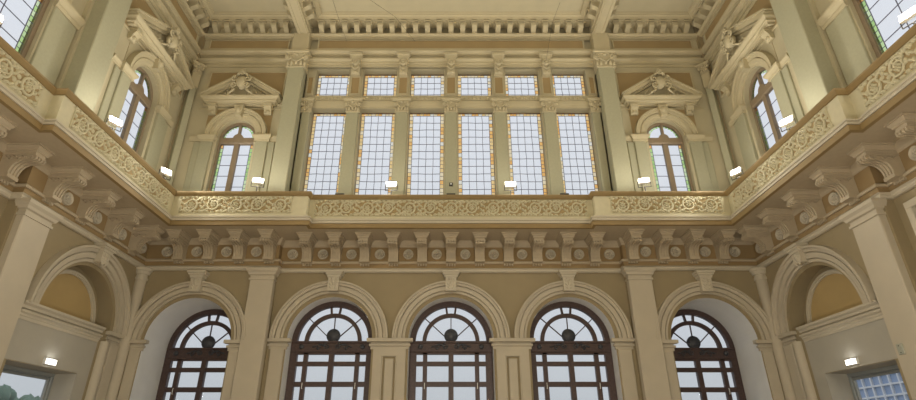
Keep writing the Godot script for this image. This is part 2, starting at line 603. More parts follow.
# ------------------------------------------------------------------ gallery balconies
func e_path() -> Array:
	return [Vector2(-9.85, REAR), Vector2(-9.85, -SJOG), Vector2(-9.6, -SJOG), Vector2(-9.6, -15.75), Vector2(-JOG, -15.75), Vector2(-JOG, -16), Vector2(JOG, -16), Vector2(JOG, -15.75), Vector2(9.6, -15.75), Vector2(9.6, -SJOG), Vector2(9.85, -SJOG), Vector2(9.85, REAR)]

func build_balconies():
	var path := e_path()
	var cuts := [[0, 3], [3, 8], [8, 11]]
	var labels := ["gallery balcony on scroll brackets along the long wall with the tree-view door", "gallery balcony across the end wall under the leaded windows, with a carved parapet", "gallery balcony on scroll brackets along the long wall with the office-view door"]
	for k in 3:
		var b := thing("gallery_balcony", labels[k], "balcony", Transform3D.IDENTITY, "gallery balconies along the long walls" if k != 1 else "")
		var f: int = cuts[k][0]
		var t: int = cuts[k][1]
		var st := mb()
		run(st, pr([0, 7.70, 1.14, 7.70, 1.14, 7.95, 0, 7.95]), path, f, t)
		put(b, "soffit", done(st), M.bracket)
		st = mb()
		run(st, pr([1.10, 7.69, 1.20, 7.69, 1.20, 7.83, 1.10, 7.85]), path, f, t)
		put(b, "fascia", done(st), M.gold)
		st = mb()
		run(st, pr([1.05, 7.84, 1.22, 7.84, 1.22, 7.88, 1.18, 7.89, 1.18, 7.93, 1.21, 7.94, 1.21, 7.97, 1.13, 7.99, 1.12, 8.03, 1.05, 8.05]), path, f, t)
		put(b, "moulding", done(st), M.cream)
		st = mb()
		run(st, pr([0.74, 7.9, 1.06, 7.9, 1.06, 8.12, 1.02, 8.13, 1.02, 8.74, 0.74, 8.74]), path, f, t)
		put(b, "parapet", done(st), M.relief)
		st = mb()
		run(st, pr([0.70, 8.72, 1.06, 8.72, 1.10, 8.76, 1.13, 8.80, 1.13, 8.84, 1.08, 8.87, 0.70, 8.87]), path, f, t)
		put(b, "coping", done(st), M.gold)
		st = mb()
		run(st, pr([0, 6.64, 0.07, 6.64, 0.11, 6.68, 0.11, 6.72, 0.16, 6.75, 0.0, 6.76]), path, f, t)
		put(b, "lower_moulding", done(st), M.cream)
		st = mb()
		run(st, pr([0, 6.75, 0.08, 6.75, 0.08, 6.91, 0, 6.91]), path, f, t)
		run(st, pr([0, 6.99, 0.04, 6.99, 0.04, 7.50, 0, 7.50]), path, f, t)
		put(b, "frieze", done(st), M.frieze)
		st = mb()
		run(st, pr([0, 6.91, 0.13, 6.91, 0.15, 6.95, 0.12, 6.99, 0, 7.0]), path, f, t)
		run(st, pr([0, 7.48, 0.05, 7.48, 0.06, 7.53, 0.08, 7.56, 0.11, 7.64, 0.11, 7.71, 0, 7.71]), path, f, t)
		put(b, "crown_moulding", done(st), M.bracket)
		# brackets, rosettes and carved panels
		var spots := []      # frame, s, p
		var discs := []
		var panels := []     # frame, from, to, count, p
		if k == 1:
			for i in range(-5, 6):
				spots.append([WB, i * 0.9075, 0.04])
			for i in range(-5, 5):
				discs.append([WB, (i + 0.5) * 0.9075, 0.04])
			for e in [-1.0, 1.0]:
				discs.append([WB, e * 5.05, 0.04])
				for i in 4:
					spots.append([WB, e * (5.66 + i * 0.935), PL + 0.04])
				for i in 4:
					discs.append([WB, e * (6.125 + i * 0.935), PL + 0.04])
				panels.append([WB, minf(e * 4.93, e * 8.33), maxf(e * 4.93, e * 8.33), 5, PL + 1.02])
			panels.append([WB, -4.24, 4.24, 13, 1.02])
		else:
			var w: Transform3D = WL if k == 0 else WR
			var e := 1.0 if k == 0 else -1.0
			for i in 4:
				spots.append([w, e * (11.22 + i * 1.20), PL + 0.04])
				discs.append([w, e * (11.82 + i * 1.20 - (0.08 if i == 3 else 0.0)), PL + 0.04])
			for i in 5:
				spots.append([w, e * (10.15 - i * 1.15), 0.04])
				discs.append([w, e * (9.575 - i * 1.15), 0.04])
			panels.append([w, minf(e * 10.0, e * 14.45), maxf(e * 10.0, e * 14.45), 7, PL + 1.02])
			panels.append([w, minf(e * 4.0, e * 9.25), maxf(e * 4.0, e * 9.25), 8, 1.02])
		for q in spots:
			var br := Node3D.new()
			br.name = "bracket"
			b.add_child(br, true)
			br.transform = at(q[0], q[1], 0, q[2])
			put(br, "scroll", bracket_scroll(), M.bracket)
			put(br, "cap", bracket_cap(), M.bracket)
			put(br, "foot", bracket_foot(), M.bracket)
			put(br, "side_carving", bracket_carving(), M.bracket)
		for q in discs:
			put(b, "rosette", rosette_mesh(0.165), M.cream).transform = at(q[0], q[1], 7.24, q[2])
		for q in panels:
			var pw: float = q[2] - q[1]
			st = mb()
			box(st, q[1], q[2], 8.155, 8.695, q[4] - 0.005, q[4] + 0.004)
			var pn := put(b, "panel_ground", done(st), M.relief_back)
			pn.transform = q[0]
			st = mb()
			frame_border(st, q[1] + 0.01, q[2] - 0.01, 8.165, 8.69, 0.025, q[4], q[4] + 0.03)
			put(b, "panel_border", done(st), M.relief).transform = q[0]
			for i in q[3]:
				var step: float = pw / q[3]
				var c := put(b, "carved_scroll", scroll_module(), M.relief)
				var bas := Basis.IDENTITY if i % 2 == 0 else Basis(Vector3(0, 0, 1), PI)
				c.transform = q[0] * Transform3D(bas.scaled(Vector3(step / 0.66, 1.06, 1)), Vector3(q[1] + step * (i + 0.5), 8.428, q[4] + 0.004))

# side outline of the S scroll, in (z, y): upper front to foot
func scroll_curve() -> Array:
	return pr([0.70, 7.45, 0.735, 7.43, 0.75, 7.40, 0.74, 7.36, 0.70, 7.335, 0.62, 7.325, 0.52, 7.33, 0.43, 7.32, 0.35, 7.28, 0.29, 7.21, 0.26, 7.12, 0.25, 7.04, 0.25, 6.99])

func bracket_scroll() -> Mesh:
	if not cache.has("scroll"):
		var st := mb()
		var c := scroll_curve()
		var strips := 7
		var hw := 0.145
		for k in strips:
			var x0 := -hw + 2 * hw * k / strips
			var x1 := -hw + 2 * hw * (k + 1) / strips
			var inset := 0.0 if k % 2 == 0 else 0.03
			var prof := []
			for i in c.size():
				var a: Vector2 = c[maxi(i - 1, 0)]
				var b: Vector2 = c[mini(i + 1, c.size() - 1)]
				var d := (b - a).normalized()
				prof.append(c[i] + Vector2(d.y, -d.x) * inset)
			prof.append(Vector2(0.0, 6.99))
			prof.append(Vector2(0.0, 7.45))
			extrude_x(st, prof, x0, x1)
		cache.scroll = done(st)
	return cache.scroll

func bracket_cap() -> Mesh:
	if not cache.has("cap"):
		var st := mb()
		# moulded cap that turns round the three free sides
		var path := [Vector2(-0.15, 0.0), Vector2(-0.15, 0.71), Vector2(0.15, 0.71), Vector2(0.15, 0.0)]
		path.reverse()
		run(st, pr([0.1, 7.44, -0.015, 7.44, -0.015, 7.47, 0.005, 7.48, 0.005, 7.53, -0.03, 7.54, -0.03, 7.58, -0.05, 7.60, -0.07, 7.64, -0.07, 7.65, -0.10, 7.655, -0.10, 7.698, 0.1, 7.698]), path)
		box(st, -0.14, 0.14, 7.45, 7.695, 0, 0.70)
		cache.cap = done(st)
	return cache.cap

func bracket_foot() -> Mesh:
	if not cache.has("foot"):
		var st := mb()
		box(st, -0.155, 0.155, 6.92, 7.0, 0, 0.275)
		for i in 4:
			var x := -0.12 + i * 0.08
			extrude_x(st, pr([0.02, 6.84, 0.11, 6.84, 0.09, 6.92, 0.02, 6.92]), x - 0.025, x + 0.025)
		cache.foot = done(st)
	return cache.foot

func bracket_carving() -> Mesh:
	if not cache.has("carving"):
		var st := mb(true)
		for e in [-1.0, 1.0]:
			var pts := []
			for q in spiral(Vector2(0.63, 7.39), 0.05, 0.012, 3.4, 1.5, 0.0, 16):
				pts.append(Vector3(e * 0.148, q.y, q.x))
			tube(st, pts, 0.014, 0.008, 5)
			pts = []
			for i in 12:
				var t := i / 11.0
				pts.append(Vector3(e * 0.148, 7.385 + 0.02 * sin(t * 9.0), 0.54 - 0.44 * t))
			tube(st, pts, 0.012, 0.010, 5)
			for i in 5:
				var z := 0.50 - i * 0.09
				var dy := 0.045 if i % 2 == 0 else -0.045
				tube(st, [Vector3(e * 0.148, 7.385, z), Vector3(e * 0.155, 7.385 + dy * 0.6, z - 0.03), Vector3(e * 0.148, 7.385 + dy * 0.8, z - 0.07)], 0.010, 0.016, 5)
		cache.carving = done(st)
	return cache.carving

func rosette_mesh(r: float) -> Mesh:
	var key := "ros%f" % r
	if not cache.has(key):
		var st := mb(true)
		lathe(st, pr([r, 0, r * 1.0, 0.05, r * 0.95, 0.075, r * 0.84, 0.075, r * 0.76, 0.03, r * 0.70, 0.01, 0.0, 0.01]), Vector3.ZERO, 24)
		for i in 6:
			var a := TAU * i / 6
			blob(st, Vector3(cos(a) * r * 0.40, sin(a) * r * 0.40, 0.012), r * 0.26, r * 0.17, 0.055, a)
		blob(st, Vector3(0, 0, 0.02), r * 0.2, r * 0.2, 0.09)
		cache[key] = done(st)
	return cache[key]

# one unit of the running scroll: a vine wound round a flower, with leaves
func scroll_module() -> Mesh:
	if not cache.has("vine"):
		var st := mb(true)
		var z := 0.018
		tube(st, spiral(Vector2(0, 0), 0.215, 0.10, PI * 1.15, 1.35, z, 24), 0.034, 0.022, 5)
		var wave := []
		for i in 13:
			var t := i / 12.0
			wave.append(Vector3(-0.33 + 0.66 * t, -0.21 * cos(t * PI), z))
		tube(st, wave.slice(0, 5), 0.030, 0.030, 5)
		tube(st, wave.slice(8, 13), 0.030, 0.030, 5)
		for i in 6:
			var a := TAU * i / 6 + 0.3
			blob(st, Vector3(cos(a) * 0.058, sin(a) * 0.058, 0.0), 0.042, 0.030, 0.06, a)
		blob(st, Vector3(0, 0, 0.01), 0.03, 0.03, 0.075)
		for q in [[-0.27, 0.18, 0.6], [-0.29, 0.06, 2.4], [0.27, -0.18, 0.6], [0.29, -0.06, 2.4], [-0.16, 0.21, 0.2], [0.16, -0.21, 0.2], [0.24, 0.19, 2.3], [-0.24, -0.19, 2.3], [0.30, 0.12, 1.4], [-0.30, -0.10, 1.4], [0.14, 0.22, -0.5], [-0.14, -0.22, -0.5], [0.0, 0.235, 0.1], [0.0, -0.235, 0.1], [-0.20, 0.0, 1.2], [0.25, 0.04, 0.4], [-0.32, 0.22, 0.1], [0.32, 0.22, -0.2], [0.32, -0.23, 0.1]]:
			blob(st, Vector3(q[0], q[1], 0.0), 0.066, 0.036, 0.055, q[2])
		for i in 8:
			var a := 0.5 + i * 0.78
			blob(st, Vector3(cos(a) * 0.150, sin(a) * 0.150, 0.0), 0.042, 0.024, 0.045, a + 0.9)
		cache.vine = done(st)
	return cache.vine

# ------------------------------------------------------------------ arches
func arch_surround(w: Transform3D, s: float, p: float, ri: float, ro: float, label: String, group: String, imposts: Array, dy := 0.0):
	var t := thing("arch_surround", label, "arch", at(w, s, SPRING + dy, p), group)
	var st := mb()
	var d := ro - ri
	arc(st, pr([ri, 0.0, ri, 0.06, ri + d * 0.16, 0.06, ri + d * 0.18, 0.025, ri + d * 0.23, 0.025, ri + d * 0.25, 0.09, ri + d * 0.55, 0.10, ri + d * 0.57, 0.05, ri + d * 0.63, 0.05, ri + d * 0.65, 0.12, ri + d * 0.84, 0.14, ri + d * 0.86, 0.19, ro, 0.19, ro, 0.0]), 0, 0, 0, PI, 44)
	put(t, "archivolt", done(st), M.arch_cream)
	st = mb()
	extrude_z(st, pr([-0.17, 2.04, 0.17, 2.04, 0.165, ri + 0.03, -0.165, ri + 0.03]), 0.0, 0.24)
	var ky := put(t, "keystone", done(st), M.cream)
	st = mb()
	run(st, pr([0.1, 1.84, -0.02, 1.84, -0.03, 1.90, -0.07, 1.93, -0.07, 1.97, -0.10, 1.98, -0.10, 2.05, 0.1, 2.05]), [Vector2(0.18, 0), Vector2(0.18, 0.24), Vector2(-0.18, 0.24), Vector2(-0.18, 0)])
	box(st, -0.17, 0.17, 1.85, 2.045, 0.0, 0.23)
	put(ky, "cap", done(st), M.cream)
	st = mb(true)
	for e in [-1.0, 1.0]:
		tube(st, spiral(Vector2(e * 0.075, 1.76), 0.06, 0.012, PI / 2, e * 1.5, 0.245, 12), 0.014, 0.009, 5)
		blob(st, Vector3(e * 0.08, 1.62, 0.235), 0.075, 0.035, 0.03, e * 0.9)
		blob(st, Vector3(e * 0.07, 1.52, 0.235), 0.065, 0.03, 0.03, e * 0.9)
	blob(st, Vector3(0, 1.66, 0.235), 0.04, 0.08, 0.04)
	put(ky, "carving", done(st), M.cream)
	for q in imposts:
		st = mb()
		var a := minf(q[0], q[1])
		var b := maxf(q[0], q[1])
		run(st, pr([-0.2, -0.30, 0.02, -0.30, 0.02, -0.22, 0.06, -0.21, 0.06, -0.15, 0.015, -0.14, 0.015, -0.11, 0.13, -0.095, 0.13, 0.0, -0.2, 0.0]), [Vector2(a, -0.05), Vector2(a, 0.0), Vector2(b, 0.0), Vector2(b, -0.05)])
		put(t, "impost", done(st), M.arch_cream)
	return t

func build_centre_lower():
	for i in 3:
		var s := (i - 1) * 3.63
		var imps := []
		if i == 0: imps = [[-1.75, -1.26]]
		if i == 2: imps = [[1.26, 1.75]]
		var lab := "moulded plaster arch with carved keystone round the middle arched window of the end wall" if i == 1 else "moulded plaster arch beside the middle arch of the end wall, " + nd(s)
		arch_surround(WB, s, 0.0, 1.38, 1.755, lab, "" if i == 1 else "arches flanking the middle window", imps)
		lower_window(WB, s, -0.55, "tall arched window with dark wooden frame and fanlight, middle one of the end wall" if i == 1 else "tall dark-framed arched window beside the middle one of the end wall, " + nd(s), "" if i == 1 else "arched windows beside the middle one")
	# piers between the windows
	for e in [-1.0, 1.0]:
		var t := thing("window_pier", "cream pier with sunken panel beside the middle arched window, " + nd(e), "pier", at(WB, e * 1.815, 0, 0), "panelled piers")
		var st := mb()
		box(st, -0.48, -0.22, 0, 4.3, 0, 0.05)
		box(st, 0.22, 0.48, 0, 4.3, 0, 0.05)
		box(st, -0.22, 0.22, 4.12, 4.3, 0, 0.05)
		put(t, "pier_face", done(st), M.arch_cream)
		st = mb()
		frame_border(st, -0.185, 0.185, 0.5, 4.085, 0.035, 0.0, 0.075)
		put(t, "panel_border", done(st), M.arch_cream)
		st = mb()
		bevel_box(st, -0.13, 0.13, 0.5, 4.03, 0, 0.05, 0.02)
		put(t, "raised_panel", done(st), M.arch_cream)
		st = mb()
		run(st, pr([-0.2, -0.30, 0.02, -0.30, 0.02, -0.22, 0.06, -0.21, 0.06, -0.15, 0.015, -0.14, 0.015, -0.11, 0.13, -0.095, 0.13, 0.0, -0.2, 0.0]), [Vector2(-0.55, -0.05), Vector2(-0.55, 0.02), Vector2(0.55, 0.02), Vector2(0.55, -0.05)])
		put(t, "impost", done(st), M.arch_cream, Vector3(0, SPRING, 0))
		t = thing("window_pier", "narrow cream strip between arched window and broad pilaster, " + nd(e), "pier", at(WB, e * 5.14, 0, 0), "narrow pier strips")
		st = mb()
		bevel_box(st, -0.20, 0.20, 0, 4.3, 0, 0.05, 0.015)
		put(t, "pier_face", done(st), M.arch_cream)

# a pane between two radii and two angles
func ring_pane(t: Node3D, r0: float, r1: float, a0: float, a1: float):
	var st := mb()
	var n := 8
	for i in n:
		var u := lerpf(a0, a1, float(i) / n)
		var v := lerpf(a0, a1, float(i + 1) / n)
		quad(st, Vector3(r0 * cos(u), r0 * sin(u), 0), Vector3(r1 * cos(u), r1 * sin(u), 0), Vector3(r1 * cos(v), r1 * sin(v), 0), Vector3(r0 * cos(v), r0 * sin(v), 0))
	put(t, "pane", done(st), M.glass)

func rect_pane(t: Node3D, x0: float, x1: float, y0: float, y1: float, m: Material = null):
	var st := mb()
	quad(st, Vector3(x0, y0, 0), Vector3(x0, y1, 0), Vector3(x1, y1, 0), Vector3(x1, y0, 0))
	put(t, "pane", done(st), m if m else M.glass)

func bar(st: SurfaceTool, a: Vector2, b: Vector2, w: float, z0: float, z1: float):
	var d := (b - a).normalized()
	var n := Vector2(-d.y, d.x) * w * 0.5
	extrude_z(st, [a - n, b - n, b + n, a + n], z0, z1)

var window_count := 0
func lower_window(w: Transform3D, s: float, p: float, label: String, group: String, dy := 0.0):
	window_count += 1
	var t := thing("window_%d" % window_count, label, "window", at(w, s, SPRING + dy, p), group, "structure")
	var bottom := 0.92 - SPRING
	var st := mb()
	ring(st, 1.09, 1.262, -0.08, 0.07, 0, 0, 0, PI, 40)
	ring(st, 1.09, 1.15, 0.07, 0.09, 0, 0, 0, PI, 40)
	box(st, -1.262, -1.05, bottom, 0, -0.08, 0.07)
	box(st, 1.05, 1.262, bottom, 0, -0.08, 0.07)
	box(st, -1.05, 1.05, bottom, bottom + 0.16, -0.08, 0.07)
	put(t, "frame", done(st), M.wood)
	st = mb()
	extrude_x(st, pr([-0.08, -0.32, 0.07, -0.32, 0.09, -0.29, 0.09, -0.05, 0.12, -0.03, 0.12, 0.02, -0.08, 0.02]), -1.24, 1.24)
	var tr := put(t, "transom", done(st), M.wood)
	st = mb(true)
	for e in [-1.0, 1.0]:
		tube(st, spiral(Vector2(e * 0.16, -0.13), 0.10, 0.03, PI / 2, -e * 1.0, 0.11, 14), 0.026, 0.018, 5)
		tube(st, spiral(Vector2(e * 0.40, -0.15), 0.08, 0.02, -PI / 2, e * 1.2, 0.11, 14), 0.024, 0.016, 5)
		blob(st, Vector3(e * 0.28, -0.10, 0.09), 0.14, 0.03, 0.05, e * 0.3)
		blob(st, Vector3(e * 0.54, -0.14, 0.09), 0.08, 0.025, 0.04, -e * 0.3)
		lathe(st, pr([0.075, 0.09, 0.075, 0.12, 0.05, 0.14, 0.0, 0.15]), Vector3(e * 0.93, -0.15, 0), 12)
	put(tr, "carving", done(st), M.iron)
	st = mb()
	ring(st, 0.76, 0.88, -0.05, 0.06, 0, 0, 0, PI, 32)
	for a in [82.0, 98.0]:
		bar(st, Vector2(cos(deg_to_rad(a)), sin(deg_to_rad(a))) * 0.86, Vector2(cos(deg_to_rad(a)), sin(deg_to_rad(a))) * 1.11, 0.06, -0.04, 0.05)
	for a in [42.0, 138.0]:
		bar(st, Vector2(cos(deg_to_rad(a)), sin(deg_to_rad(a))) * 0.15, Vector2(cos(deg_to_rad(a)), sin(deg_to_rad(a))) * 1.11, 0.028, -0.02, 0.03)
	bar(st, Vector2(0, 0.15), Vector2(0, 0.78), 0.028, -0.02, 0.03)
	put(t, "fanlight_bar", done(st), M.wood)
	st = mb(true)
	lathe(st, pr([0.20, -0.03, 0.215, 0.05, 0.20, 0.09, 0.16, 0.10, 0.13, 0.13, 0.06, 0.16, 0.0, 0.17]), Vector3(0, 0.19, 0), 20)
	for i in 8:
		blob(st, Vector3(cos(TAU * i / 8) * 0.13, 0.19 + sin(TAU * i / 8) * 0.13, 0.08), 0.05, 0.035, 0.05, TAU * i / 8)
	box(st, -0.05, 0.05, -0.02, 0.05, -0.02, 0.1)
	put(t, "boss", done(st), M.iron)
	# casement bars
	st = mb()
	for x in [-0.785, 0.785]:
		box(st, x - 0.065, x + 0.065, bottom, -0.3, -0.06, 0.06)
	box(st, -0.076, 0.076, bottom, -0.3, -0.06, 0.08)
	put(t, "mullion", done(st), M.wood)
	st = mb()
	var rows := [[-0.37, -0.58]]
	var y := -0.71
	while y - 0.45 > bottom + 0.15:
		rows.append([y, y - 0.45])
		y -= 0.59
	box(st, -1.05, 1.05, -0.37, -0.3, -0.06, 0.06)
	for i in rows.size():
		var lo: float = rows[i + 1][0] if i + 1 < rows.size() else bottom
		box(st, -1.05, 1.05, lo, rows[i][1], -0.05, 0.055)
	put(t, "glazing_bar", done(st), M.wood)
	for r in rows:
		for q in [[-1.05, -0.85], [-0.72, -0.076], [0.076, 0.72], [0.85, 1.05]]:
			rect_pane(t, q[0], q[1], r[1], r[0])
	var an := [0.0, 42.0, 82.0, 98.0, 138.0, 180.0]
	for i in 5:
		ring_pane(t, 0.87, 1.10, deg_to_rad(an[i]), deg_to_rad(an[i + 1]))
	an = [0.0, 42.0, 90.0, 138.0, 180.0]
	for i in 4:
		ring_pane(t, 0.0, 0.77, deg_to_rad(an[i]), deg_to_rad(an[i + 1]))
	st = mb()
	for e in [-1.0, 1.0]:
		tube(st, [Vector3(e * 0.785, -1.20, 0.07), Vector3(e * 0.785, -1.20, 0.11), Vector3(e * 0.785, -1.36, 0.11), Vector3(e * 0.785, -1.36, 0.07)], 0.012, 0.012, 6)
	put(t, "handle", done(st), M.lamp_case)

# ------------------------------------------------------------------ leaded windows and piers above the gallery, end wall
func leaded_window(s: float, y0: float, y1: float, label: String, group: String):
	window_count += 1
	var h := y1 - y0
	var t := thing("window_%d" % window_count, label, "window", at(WB, s, y0, -0.30), group, "structure")
	var hw := 0.635
	var bw := 0.13
	var st := mb()
	frame_border(st, -hw + 0.012, hw - 0.012, 0.012, h - 0.012, 0.03, -0.03, 0.03)
	put(t, "frame", done(st), M.wood_grey)
	# main field: wavy lead cames over one sheet of old glass per pane, too small to tell apart singly
	var cols := 4
	var rows := int(round((h - bw) / (0.27 if h < 2.0 else 0.30)))
	var xs := func(i): return -hw + bw + (2 * hw - 2 * bw) * i / cols
	var ys := func(j): return (h - bw) * j / rows
	var lead := mb()
	var glass := mb()
	var pts := []
	for i in cols + 1:
		var col := []
		for j in rows + 1:
			var jx := rng.randf_range(-0.010, 0.010) if i > 0 and i < cols else 0.0
			var jy := rng.randf_range(-0.008, 0.008) if j > 0 and j < rows else 0.0
			col.append(Vector2(xs.call(i) + jx, ys.call(j) + jy))
		pts.append(col)
	for i in cols + 1:
		for j in rows + 1:
			if j < rows:
				bar(lead, pts[i][j], pts[i][j + 1], 0.016, -0.006, 0.008)
			if i < cols:
				bar(lead, pts[i][j], pts[i + 1][j], 0.016, -0.006, 0.008)
			if i < cols and j < rows:
				var a: Vector2 = pts[i][j]
				var b: Vector2 = pts[i][j + 1]
				var c: Vector2 = pts[i + 1][j + 1]
				var d: Vector2 = pts[i + 1][j]
				quad(glass, Vector3(a.x, a.y, 0), Vector3(b.x, b.y, 0), Vector3(c.x, c.y, 0), Vector3(d.x, d.y, 0))
	var gp := put(t, "pane", done(glass), M.glass)
	gp.set_meta("kind", "stuff")
	# coloured border
	var stn := mb()
	var n := int(round(h / 0.155))
	var tint := func(): return [Color(1.0, 0.58, 0.20), Color(1.0, 0.72, 0.34), Color(1.0, 0.84, 0.56), Color(0.97, 0.92, 0.78)][[0, 0, 1, 1, 1, 2, 2, 3][rng.randi_range(0, 7)]]
	for j in n:
		var c0 := h * j / n
		var c1 := h * (j + 1) / n
		for e in [-1.0, 1.0]:
			stn.set_color(tint.call())
			var xa := minf(e * hw, e * (hw - bw))
			var xb := maxf(e * hw, e * (hw - bw))
			box(stn, xa + 0.006, xb - 0.006, c0 + 0.006, c1 - 0.006, -0.004, 0.004)
			bar(lead, Vector2(xa, c1), Vector2(xb, c1), 0.012, -0.006, 0.008)
	for i in 8:
		var x0: float = -hw + bw + (2 * hw - 2 * bw) * i / 8.0
		var x1: float = -hw + bw + (2 * hw - 2 * bw) * (i + 1) / 8.0
		stn.set_color(tint.call())
		box(stn, x0 + 0.006, x1 - 0.006, h - bw + 0.006, h - 0.006, -0.004, 0.004)
		bar(lead, Vector2(x1, h - bw), Vector2(x1, h), 0.012, -0.006, 0.008)
	var sb := put(t, "amber_border", done(stn), M.stained)
	note(sb, "border of small amber and yellow glass pieces", "", "", "stuff")
	put(t, "lead_came", done(lead), M.lead)

func capital_mesh(w: float, h: float, d: float) -> Mesh:
	var key := "capital%f_%f" % [w, h]
	if not cache.has(key):
		var st := mb(true)
		st.set_smooth_group(FLAT)
		var hw := w * 0.5
		# neck ring, bell, abacus
		run(st, pr([-0.05, 0.0, 0.03, 0.0, 0.04, h * 0.04, 0.03, h * 0.08, -0.05, h * 0.08]), [Vector2(-hw, -d), Vector2(-hw, 0), Vector2(hw, 0), Vector2(hw, -d)])
		run(st, pr([-0.05, h * 0.08, 0.0, h * 0.08, 0.01, h * 0.5, 0.05, h * 0.8, -0.05, h * 0.8]), [Vector2(-hw, -d), Vector2(-hw, 0), Vector2(hw, 0), Vector2(hw, -d)])
		run(st, pr([-0.05, h * 0.8, 0.09, h * 0.8, 0.09, h * 0.86, 0.12, h * 0.9, 0.12, h, -0.05, h]), [Vector2(-hw, -d), Vector2(-hw, 0), Vector2(hw, 0), Vector2(hw, -d)])
		box(st, -hw + 0.04, hw - 0.04, 0.01, h - 0.01, -d, -0.012)
		st.set_smooth_group(0)
		for e in [-1.0, 1.0]:
			# volutes
			tube(st, spiral(Vector2(e * (hw + 0.01), h * 0.60), h * 0.19, h * 0.03, PI / 2, e * 1.6, 0.06, 18), h * 0.055, h * 0.035, 6)
			lathe(st, pr([h * 0.10, 0.0, h * 0.10, 0.08, h * 0.05, 0.10, 0, 0.10]), Vector3(e * (hw + 0.01), h * 0.60, 0), 10)
			# leaves
			blob(st, Vector3(e * hw * 0.55, h * 0.28, 0.0), h * 0.10, h * 0.2, 0.08)
			blob(st, Vector3(e * hw * 0.95, h * 0.24, 0.0), h * 0.08, h * 0.16, 0.07)
		# garland and flower
		var g := []
		for i in 9:
			var t := i / 8.0
			g.append(Vector3(lerpf(-hw * 0.8, hw * 0.8, t), h * (0.62 - 0.26 * sin(t * PI)), 0.05))
		tube(st, g, h * 0.05, h * 0.05, 6)
		blob(st, Vector3(0, h * 0.74, 0.05), h * 0.10, h * 0.10, 0.07)
		blob(st, Vector3(0, h * 0.30, 0.02), h * 0.09, h * 0.14, 0.07)
		cache[key] = done(st)
	return cache[key]

func console_mesh() -> Mesh:
	if not cache.has("console"):
		var st := mb()
		# cap turned round, scroll body, face disc
		run(st, pr([-0.05, 0.66, 0.0, 0.66, 0.0, 0.71, 0.03, 0.72, 0.03, 0.78, 0.08, 0.79, 0.08, 0.88, -0.05, 0.88]), [Vector2(-0.17, 0), Vector2(-0.17, 0.24), Vector2(0.17, 0.24), Vector2(0.17, 0)])
		box(st, -0.16, 0.16, 0.67, 0.88, 0, 0.23)
		extrude_x(st, pr([0, 0.05, 0.09, 0.05, 0.12, 0.10, 0.12, 0.18, 0.13, 0.28, 0.18, 0.38, 0.23, 0.46, 0.24, 0.56, 0.22, 0.66, 0, 0.66]), -0.15, 0.15)
		st.set_smooth_group(0)
		lathe(st, pr([0.14, 0.16, 0.14, 0.28, 0.115, 0.30, 0.09, 0.25, 0.06, 0.25, 0.04, 0.29, 0.0, 0.30]), Vector3(0, 0.50, 0), 18)
		tube(st, [Vector3(-0.13, 0.38, 0.20), Vector3(-0.08, 0.27, 0.19), Vector3(0, 0.22, 0.18), Vector3(0.08, 0.27, 0.19), Vector3(0.13, 0.38, 0.20)], 0.035, 0.035, 6)
		blob(st, Vector3(0, 0.12, 0.11), 0.09, 0.07, 0.05)
		cache.console = done(st)
	return cache.console

